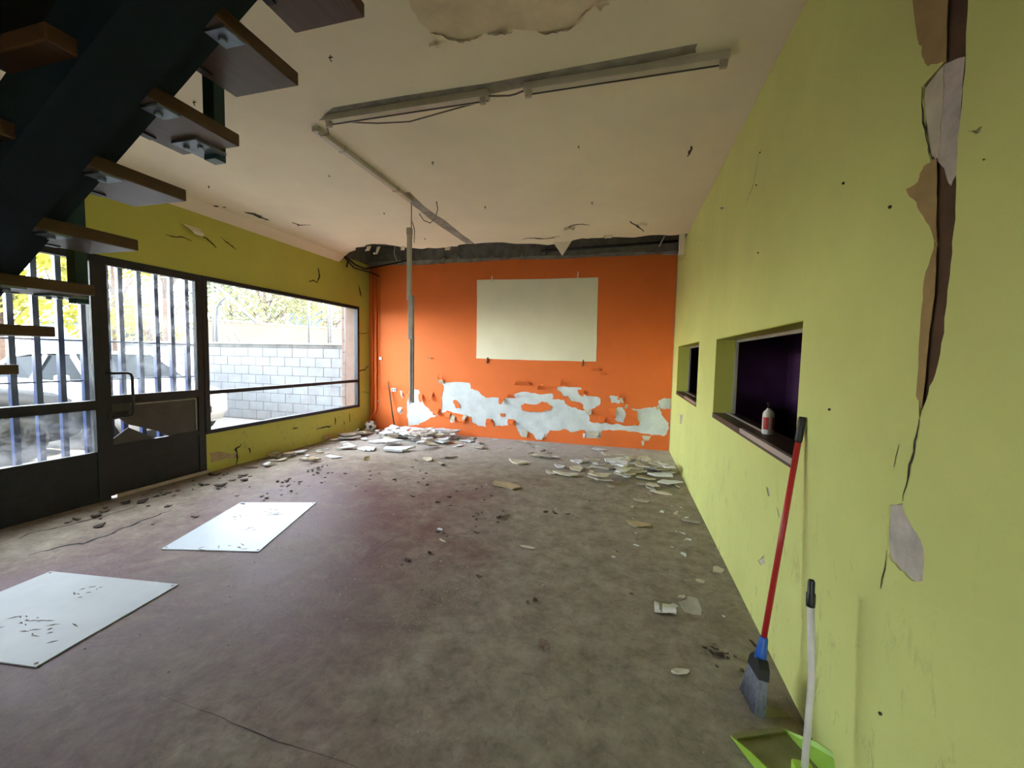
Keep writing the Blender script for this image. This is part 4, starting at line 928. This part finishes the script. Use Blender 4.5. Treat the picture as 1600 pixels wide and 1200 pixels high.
# hooks left in the ceiling
for k, (x, y) in enumerate(((516,86),(676,252),(904,227),(514,273),(600,332),(758,322),(466,351),(326,290),(303,157),(664,372),(925,315),(1080,228))):
    p = on_ceil(x, y); s_ = random.uniform(.012, .024)
    single(MB().tube([(p.x-s_*.5, p.y, H-.012), (p.x+s_*.5, p.y+.005, H-.010)], .0035, 5).tube([(p.x, p.y, H), (p.x, p.y, H-s_*1.2), (p.x+.008, p.y, H-s_*1.6)], .003, 5), 'ceiling_hook', 'wire_dark', 'small bent wire hook sticking out of the plain ceiling', 'hook', (p.x, p.y, H), 'wire hooks left in the ceiling')
# cracks and holes in the ceiling
cc = MB(); fc = lambda u, v, w: (u, v, H+w)
for P, w_ in (([(383,331),(395,334),(408,340),(420,344)], .06), ([(335,321),(341,323)], .06), ([(348,323),(353,324)], .03), ([(456,347),(464,350),(470,352),(485,351)], .025), ([(880,358),(895,352),(910,350),(922,352)], .02), ([(815,374),(830,372),(850,373),(875,369)], .03), ([(1080,228),(1074,245)], .015), ([(985,345),(995,352),(1006,362)], .02)):
    ribbon(jag(pxc(P), .02, 2, False), w_*1.5, fc, .0012, cc)
cc.build('crack', 'crack_dark', ceil)
oc = lambda x, y: (lambda q: (q.x, q.y))(on_ceil(x, y))
for (x, y, w, h, o_) in ((890,355,.15,.10,.05),(950,367,.12,.08,.05),(1005,350,.10,.08,.03),(684,72,.05,.10,.04),(942,5,.06,.06,.05),(630,385,.08,.06,.06),(577,384,.08,.07,.08),(592,385,.06,.10,.12),(700,386,.1,.05,.05)):
    flap(x, y, w, h, 'ceiling_paint', fc, o_, random.uniform(-.4, .4), 1, ceil, onw=oc)
# hanging triangular piece and slivers at the broken edge
p = on_ceil(880, 378); a = hit(864, 384, 1, p.y); b = hit(893, 378, 1, p.y); c = hit(878, 399, 1, p.y)
single(MB().prism([(a.x, H+.005), (b.x, H+.005), (c.x, c.z)], lambda u, v, w: (u, p.y+w+(H-v)*.15, v), .012), 'hanging_plaster', 'ceiling_paint', 'triangular plaster shard hanging from the broken ceiling edge', 'plaster shard', (p.x, p.y, H))
p = on_ceil(1038, 370); c = hit(1030, 385, 1, p.y)
single(MB().bar((p.x, p.y, H+.005), (c.x, p.y, c.z), .06, .01), 'hanging_plaster', 'ceiling_paint', 'narrow plaster sliver hanging at the ceiling edge near the green wall', 'plaster shard', (p.x, p.y, H))
p = on_ceil(1068, 366); c = hit(1065, 399, 1, p.y)
single(MB().cbox((p.x-.05, p.y-.02, c.z), (p.x+.02, p.y+.02, H), .008), 'hanging_plaster', 'ceiling_paint', 'upright off-white plaster strip hanging in the corner by the green wall', 'plaster shard', (p.x, p.y, H))
# pipe and cables in the void
single(MB().tube([(-1.4, YB-.05, 3.25), (-.4, YB-.05, 3.27), (XR-.02, YB-.05, 3.30)], .022, 8), 'void_pipe', 'black_plastic', 'black pipe running in the gap above the orange wall', 'pipe', (-.4, YB-.05, 3.25))
w = [(XL+.12, 6.1, H-.01), (XL+.14, 6.35, H-.10), (XL+.16, 6.6, H-.12), (XL+.3, 6.85, H-.02), (XL+.9, 6.9, H+.08)]
single(MB().tube(w, .016, 6), 'void_cable', 'black_plastic', 'thick black cable drooping from the broken ceiling corner', 'cable', w[0])
w = [(XL+.10, 6.08, H-.01), (XL+.07, 6.4, H-.14), (XL+.2, 6.75, H-.16), (XL+.25, 6.9, H-.2)]
single(MB().tube(w, .012, 6), 'void_cable', 'black_plastic', 'thinner black cable sagging beside the facade corner', 'cable', w[0])
single(MB().tube([(-3.92, 6.5, H+.3), (-3.95, 6.5, H+.1), (-3.9, 6.5, H-.03)], .006, 5), 'void_wire', 'flake_white', 'pale frayed wire hanging in the ceiling gap', 'wire', (-3.92, 6.5, H))

# ---- floor cracks (raised lip along the facade)
fk = MB(); ff = lambda u, v, w: (u, v, -w)
for P, w_ in (([(45,868),(85,857),(130,850),(165,838),(205,822),(240,808),(270,797)], .03), ([(30,842),(60,830),(110,820),(160,808),(215,790)], .02), ([(250,1085),(330,1115),(400,1145),(470,1170),(560,1200)], .0035), ([(400,790),(420,775)], .01), ([(560,880),(600,850),(640,830)], .006)):
    ribbon(jag([(p.x, p.y) for p in (on_floor(*v) for v in P)], .03 if w_ > .008 else .006, 2, False), w_, ff, .0012, fk)
fk.build('crack', 'crack_floor', bpy.data.objects['floor'])

# ================================================================== DEBRIS
def flake_mesh(name, mat, seed, n=9, th=0.05, curl=0.10, spike=0.35):
    rnd = random.Random(seed); pts = []
    for k in range(n):
        a = 2*math.pi*(k+rnd.uniform(-.42, .42))/n; r = 0.55*(1-spike*rnd.random()**0.8); pts.append((r*math.cos(a), r*math.sin(a)*0.8))
    if n < 7:   # ragged broken edge along one side
        i = rnd.randrange(n); a, b = Vector(pts[i]), Vector(pts[(i+1) % n]); ins = [tuple(a.lerp(b, t)*rnd.uniform(.82, 1.02)) for t in (.25, .45, .7, .85)]; pts = pts[:i+1]+ins+pts[i+1:]; n = len(pts)
    cz = [curl*((p[0]*rnd.uniform(.8, 1.2))**2*3.2) + rnd.uniform(0, curl*.25) for p in pts]; lo_ = 0.0
    vs = [(p[0], p[1], z) for p, z in zip(pts, cz)] + [(p[0]*.98, p[1]*.98, z+th) for p, z in zip(pts, cz)] + [(0, 0, th*.9), (0, 0, 0)]
    fs = [(k, (k+1) % n, n+(k+1) % n, n+k) for k in range(n)] + [(n+k, n+(k+1) % n, 2*n) for k in range(n)] + [((k+1) % n, k, 2*n+1) for k in range(n)]
    me_ = bpy.data.meshes.new(name); me_.from_pydata(vs, [], fs)
    bm = bmesh.new(); bm.from_mesh(me_); bmesh.ops.recalc_face_normals(bm, faces=bm.faces[:]); bm.to_mesh(me_); bm.free()
    me_.materials.append(MATS[mat]); return me_
PROT = {}
for mt in ('flake_white', 'flake_cream', 'flake_grey', 'flake_tan', 'flake_orange', 'leaf_dark', 'leaf_brown'):
    thin = mt in ('leaf_dark', 'leaf_brown')
    PROT[mt] = [flake_mesh('debris_mesh', mt, hash_ + 31*len(PROT), random.Random(hash_).choice((5, 6, 7)) if not thin else 7, .06 if thin else .035, .18 if thin else .04, .6 if thin else .5) for hash_ in range(6)]
HEAP = []
def put(name, mt, x, y, size, rz, label, group, asp=1.0, zs=1.0, tilt=(0, 0), z=0.0, k=None):
    me_ = PROT[mt][k if k is not None else random.randrange(6)]
    o = bpy.data.objects.new(name, me_); COL.objects.link(o)
    x = min(max(x, XL+.5*size+.03), XR-.5*size-.03); y = min(y, YB-.5*size-.03)
    rad = .42*size*(1+asp)/2
    if mt[0] == 'f':      # a flake comes to rest on the flakes already lying under it
        under = [h for h in HEAP if math.hypot(h[0]-x, h[1]-y) < .75*(h[2]+rad)]
        z = min(max([h[3] for h in under], default=0.0), .11)
        if z > 0: tilt = (tilt[0]*.35, tilt[1]*.35)
        HEAP.append((x, y, rad, z+size*zs*.05+.006+(abs(tilt[0])+abs(tilt[1]))*size*.5))
    o.location = (x, y, z+0.001); o.scale = (size, size*asp, size*zs); o.rotation_euler = (tilt[0], tilt[1], rz)
    if tilt != (0, 0): o.location.z += size*.5*(abs(math.sin(tilt[0]))*.8*asp+abs(math.sin(tilt[1])))
    tag(o, label, {'f': 'plaster', 'l': 'leaf'}[mt[0]], group); return o
R = random.uniform
# hand-placed pieces: (px, py, size m, material, aspect, thickness, tilt, name, label)
BIG = [
 (600,691,.62,'flake_white',.7,1,(0,0),'plaster_sheet','large white plaster sheet lying in the heap below the thin rod'),
 (655,688,.60,'flake_white',.7,1,(0,.06),'plaster_sheet','large white plaster sheet with curled edge beside the orange wall'),
 (622,705,.66,'flake_white',.6,1.3,(.06,0),'plaster_sheet','broad white plaster sheet propped at the front of the heap'),
 (672,699,.42,'flake_cream',.7,1.5,(0,.25),'plaster_sheet','cream plaster sheet tilted up at the edge of the heap'),
 (570,702,.50,'flake_white',.7,1,(0,0),'plaster_sheet','white plaster sheet lying before the football'),
 (545,696,.42,'flake_white',.6,1,(0,0),'plaster_sheet','white plaster sheet lying by the facade wall below the window'),
 (630,683,.40,'flake_white',.7,1,(0,0),'plaster_sheet','white plaster sheet at the foot of the thin rod'),
 (485,720,.36,'flake_cream',.5,2.0,(.05,0),'plaster_slab','thick cream plaster slab lying below the wide window'),
 (521,715,.36,'flake_white',.6,1,(0,0),'plaster_sheet','flat white plaster sheet beside the thick cream slab'),
 (574,722,.13,'flake_tan',.8,4.0,(1.0,.2),'plaster_chunk','small tan plaster chunk standing on edge alone'),
 (416,728,.18,'flake_white',.8,2.5,(.3,0),'plaster_chunk','white plaster chunk lying by the facade near the door'),
 (390,731,.40,'leaf_brown',.25,.25,(0,0),'board_strip','thin dark board strip lying along the facade near the door'),
 (668,719,.26,'flake_cream',.7,1.5,(.1,0),'plaster_sheet','cream plaster piece left of the floor centre'),
 (698,716,.36,'flake_grey',.5,1.3,(0,.08),'plaster_sheet','long grey plaster piece lying before the heap'),
 (707,693,.22,'flake_orange',.5,1,(.1,0),'paint_flake','orange paint flake fallen at the foot of the orange wall'),
 (812,724,.42,'flake_cream',.6,1.6,(.05,0),'plaster_sheet','cream plaster sheet below the painted rectangle with dark underside'),
 (838,714,.40,'flake_cream',.6,1.2,(0,.05),'plaster_sheet','cream plaster sheet overlapping behind another below the painted rectangle'),
 (855,716,.30,'flake_grey',.7,1,(0,0),'plaster_sheet','grey plaster sheet below the painted rectangle'),
 (793,761,.40,'flake_tan',.6,.9,(.02,.03),'plaster_sheet','tan pointed plaster sheet lying alone mid floor'),
 (905,722,.36,'flake_white',.7,1.2,(0,0),'plaster_sheet','white plaster sheet at the start of the right hand heap'),
 (942,730,.62,'flake_cream',.6,1,(0,0),'plaster_sheet','largest cream plaster sheet in the heap near the green wall'),
 (985,737,.55,'flake_cream',.6,1.2,(.03,0),'plaster_sheet','wide cream plaster sheet near the green wall under the far hatch'),
 (1022,735,.36,'flake_white',.7,1.5,(0,.08),'plaster_sheet','white plaster sheet by the green wall corner'),
 (936,750,.24,'flake_cream',.5,3.0,(0,0),'plaster_slab','small cream plaster slab before the right hand heap'),
 (1000,783,.19,'flake_grey',.7,1.5,(0,0),'plaster_piece','grey plaster piece near the green wall below the far hatch'),
 (1032,771,.30,'flake_cream',.5,1.2,(0,0),'plaster_piece','long cream plaster piece near the green wall'),
 (1000,822,.25,'flake_tan',.5,1.8,(.08,0),'plaster_piece','tan plaster piece lying before the wide hatch'),
 (1079,816,.22,'flake_grey',.5,1.5,(0,0),'plaster_piece','grey plaster piece against the green wall below the wide hatch'),
 (1127,898,.13,'flake_cream',.8,3.0,(.7,0),'plaster_chunk','cream plaster chunk leaning near the foot of the green wall'),
 (1081,960,.15,'flake_grey',.9,3.0,(.8,.2),'plaster_chunk','angular grey plaster chunk standing beside the crumpled cup'),
 (1060,1052,.11,'flake_cream',.4,3.0,(0,0),'plaster_chunk','small cream plaster lump left of the broom brush'),
 (850,1018,.11,'leaf_brown',.8,2.0,(.4,.2),'dry_leaf','crumpled brown dry leaf alone on the near floor'),
 (1000,757,.24,'flake_grey',.5,1,(0,0),'plaster_piece','grey plaster piece at the edge of the right hand heap'),
 (1050,740,.22,'flake_white',.6,1.5,(0,0),'plaster_piece','white plaster piece tight against the green wall'),
 (686,828,.09,'flake_white',.5,2.5,(0,0),'plaster_piece','small white plaster bit beside a narrow pale splinter'),
 (692,846,.14,'flake_cream',.25,1.2,(0,0),'splinter','narrow pale splinter on the mid floor'),
 (822,856,.16,'flake_cream',.3,1.5,(0,0),'splinter','cream splinter lying among leaf scraps mid floor'),
]
for k, (px, py, sz, mt, asp, zz, ti, nm, lb_) in enumerate(BIG):
    p = on_floor(px, py); put(nm, mt, p.x, p.y, sz, R(-.5, .5), lb_, None, asp, zz, ti, .012*(k % 3) if k < 8 else 0, k % 6)
# crumpled cup
p = on_floor(1037, 958); cu = thing('crumpled_cup', 'crumpled white paper cup lying beside the grey plaster chunk', 'cup', (p.x, p.y, 0))
m = MB(); vs = []
for i in range(7):
    for j in range(12):
        a = j*2*math.pi/12; r = (.034-.0022*i)*(1+.22*math.sin(3*a+i*1.3)*(i/6)); vs.append((p.x-.05+i*.019, p.y+r*math.cos(a)*1.1, .030+r*math.sin(a)*.8))
m.add(vs, [(i*12+j, i*12+(j+1) % 12, (i+1)*12+(j+1) % 12, (i+1)*12+j) for i in range(6) for j in range(12)], True).build('cup_body', 'bottle_white', cu)
m = MB(); m.tube([(p.x-.028, p.y, .031), (p.x-.012, p.y, .031)], .033, 12, cap=False).build('cup_band', 'olive_plastic', cu)
# scattered flakes: along the orange wall, along the green wall, along the facade, in the middle
CW = {'flake_white': 'white', 'flake_cream': 'cream', 'flake_grey': 'grey', 'flake_tan': 'tan', 'leaf_dark': 'dark', 'leaf_brown': 'brown'}
def scatter(n, fn, name, mats, s0, s1, label, group, zmax=1.6, asp=(.45, .9)):
    for k in range(n):
        x, y = fn(); mt = random.choice(mats); put(name, mt, x, y, R(s0, s1), R(0, 6.28), label.replace('*', CW[mt]), CW[mt]+' '+group, R(*asp), R(.8, zmax), (R(-.06, .06), R(-.06, .06)) if mt[0] == 'f' and s1 > .2 else (0, 0))
scatter(95, lambda: (random.gauss(-3.55, .48), YB-.15-abs(random.gauss(.35, .38))), 'plaster_flake', ['flake_white']*3+['flake_cream', 'flake_grey'], .14, .52, '* plaster flake fallen below the left part of the orange wall', 'flakes in the left heap')
scatter(45, lambda: (R(-2.6, -.9), YB-abs(random.gauss(0, .7))-.1), 'plaster_flake', ['flake_white', 'flake_cream', 'flake_grey', 'flake_grey'], .05, .22, 'small * plaster flake on the floor below the painted rectangle', 'flakes below the painted rectangle')
scatter(80, lambda: (random.gauss(.05, .36), random.gauss(5.55, .42)), 'plaster_flake', ['flake_cream']*2+['flake_white', 'flake_grey'], .09, .42, '* plaster flake in the right heap near the green wall', 'flakes in the right heap')
scatter(34, lambda: (XL+abs(random.gauss(0, .3))+.1, R(4.2, 6.8)), 'plaster_flake', ['flake_white', 'flake_cream', 'flake_grey', 'flake_tan'], .07, .28, '* plaster flake along the foot of the facade under the window', 'flakes under the window')
scatter(26, lambda: (XR-abs(random.gauss(0, .35))-.08, R(2.4, 4.9)), 'plaster_chip', ['flake_cream', 'flake_grey', 'flake_white'], .03, .10, 'small * plaster chip along the foot of the green wall', 'chips by the green wall')
scatter(26, lambda: (R(-2.2, .5), R(2.4, 4.6)), 'plaster_chip', ['flake_cream', 'flake_grey', 'flake_white', 'flake_grey'],   .012, .035, 'tiny * plaster chip on the open floor', 'chips on the open floor')
# dark leaf scraps
def cl_(px, py, s_):
    p = on_floor(px, py); return lambda: (p.x+random.gauss(0, s_), p.y+random.gauss(0, s_))
for px, py, s_, n, where in ((455,752,.09,12,'in the dense clump behind the bright white sheet'),(440,770,.13,14,'strewn just behind the bright white sheet'),(495,736,.10,8,'before the thick cream slab'),(500,748,.16,8,'between the thick cream slab and the white sheet'),(640,745,.25,10,'on the floor before the left heap'),(560,750,.2,6,'near the tan chunk standing on edge'),(760,812,.12,8,'beside the tan pointed sheet'),(780,805,.08,4,'in a small clump before the tan pointed sheet'),(700,775,.3,10,'between the tan pointed sheet and the white sheet'),(865,795,.12,3,'on the floor before the right heap'),(700,840,.08,3,'beside the narrow pale splinter'),(630,870,.1,3,'on bare floor beside the bright white sheet')):
    scatter(n, cl_(px, py, s_), 'leaf_scrap', ['leaf_dark', 'leaf_dark', 'leaf_brown'], .03, .085, '* dry leaf scrap '+where, 'leaf scraps '+where, 1.6)
scatter(44, lambda: (XL+.15+abs(random.gauss(0, .4)), R(2.2, 3.9)), 'leaf_scrap', ['leaf_dark', 'leaf_brown', 'leaf_dark'], .04, .13, '* dry leaf scrap swept up in front of the glazed door', 'leaf scraps before the door', 1.4)
scatter(14, cl_(1135, 1030, .06), 'leaf_scrap', ['leaf_brown', 'leaf_dark'], .02, .07, '* dry leaf scrap in the little pile beside the broom', 'leaf scraps by the broom', 2.0)
scatter(10, lambda: (R(-1.2, .3), R(2.2, 4.2)), 'leaf_scrap', ['leaf_dark', 'leaf_brown'], .02, .06, '* dry leaf scrap on the open floor before the hatch', 'leaf scraps before the hatch', 2.0)
# fine grit: uncountable
g = MB()
CLU = [on_floor(*q_) for q_ in ((668,882),(690,935),(640,965),(725,925))]
for k in range(5400):
    rr = random.random()
    if k > 4200: c_ = CLU[k % 4]; x, y = c_.x+random.gauss(0, .09), c_.y+random.gauss(0, .07)
    elif rr < .35: x, y = R(-4.6, XR-.05), YB-abs(random.gauss(0, .9))-.05
    elif rr < .55: x, y = XR-abs(random.gauss(0, .5))-.03, R(1.3, 6.8)
    elif rr < .75: x, y = XL+abs(random.gauss(0, .6))+.05, R(1.5, 6.8)
    else: x, y = R(-3.5, .6), R(1.2, 5.5)
    if any(abs(x-q_[0]) < q_[2] and abs(y-q_[1]) < q_[3] for q_ in ((-3.02, 2.70, .52, .62), (-3.2, 1.45, .65, .6))): continue
    s_ = .0015+.0065*random.random()**3; a = R(0, 6.28); c, s2 = math.cos(a)*s_, math.sin(a)*s_
    g.add([(x+c, y+s2, 0), (x-s2, y+c, 0), (x-c, y-s2, 0), (x+R(-.3, .3)*s_, y+R(-.3, .3)*s_, s_*.7)], [(0,1,3),(1,2,3),(2,0,3)])
go = g.build('floor_grit', 'flake_grey', None, kind='stuff', fixn=False); tag(go, 'fine plaster grit and crumbs strewn over the whole floor', 'grit')
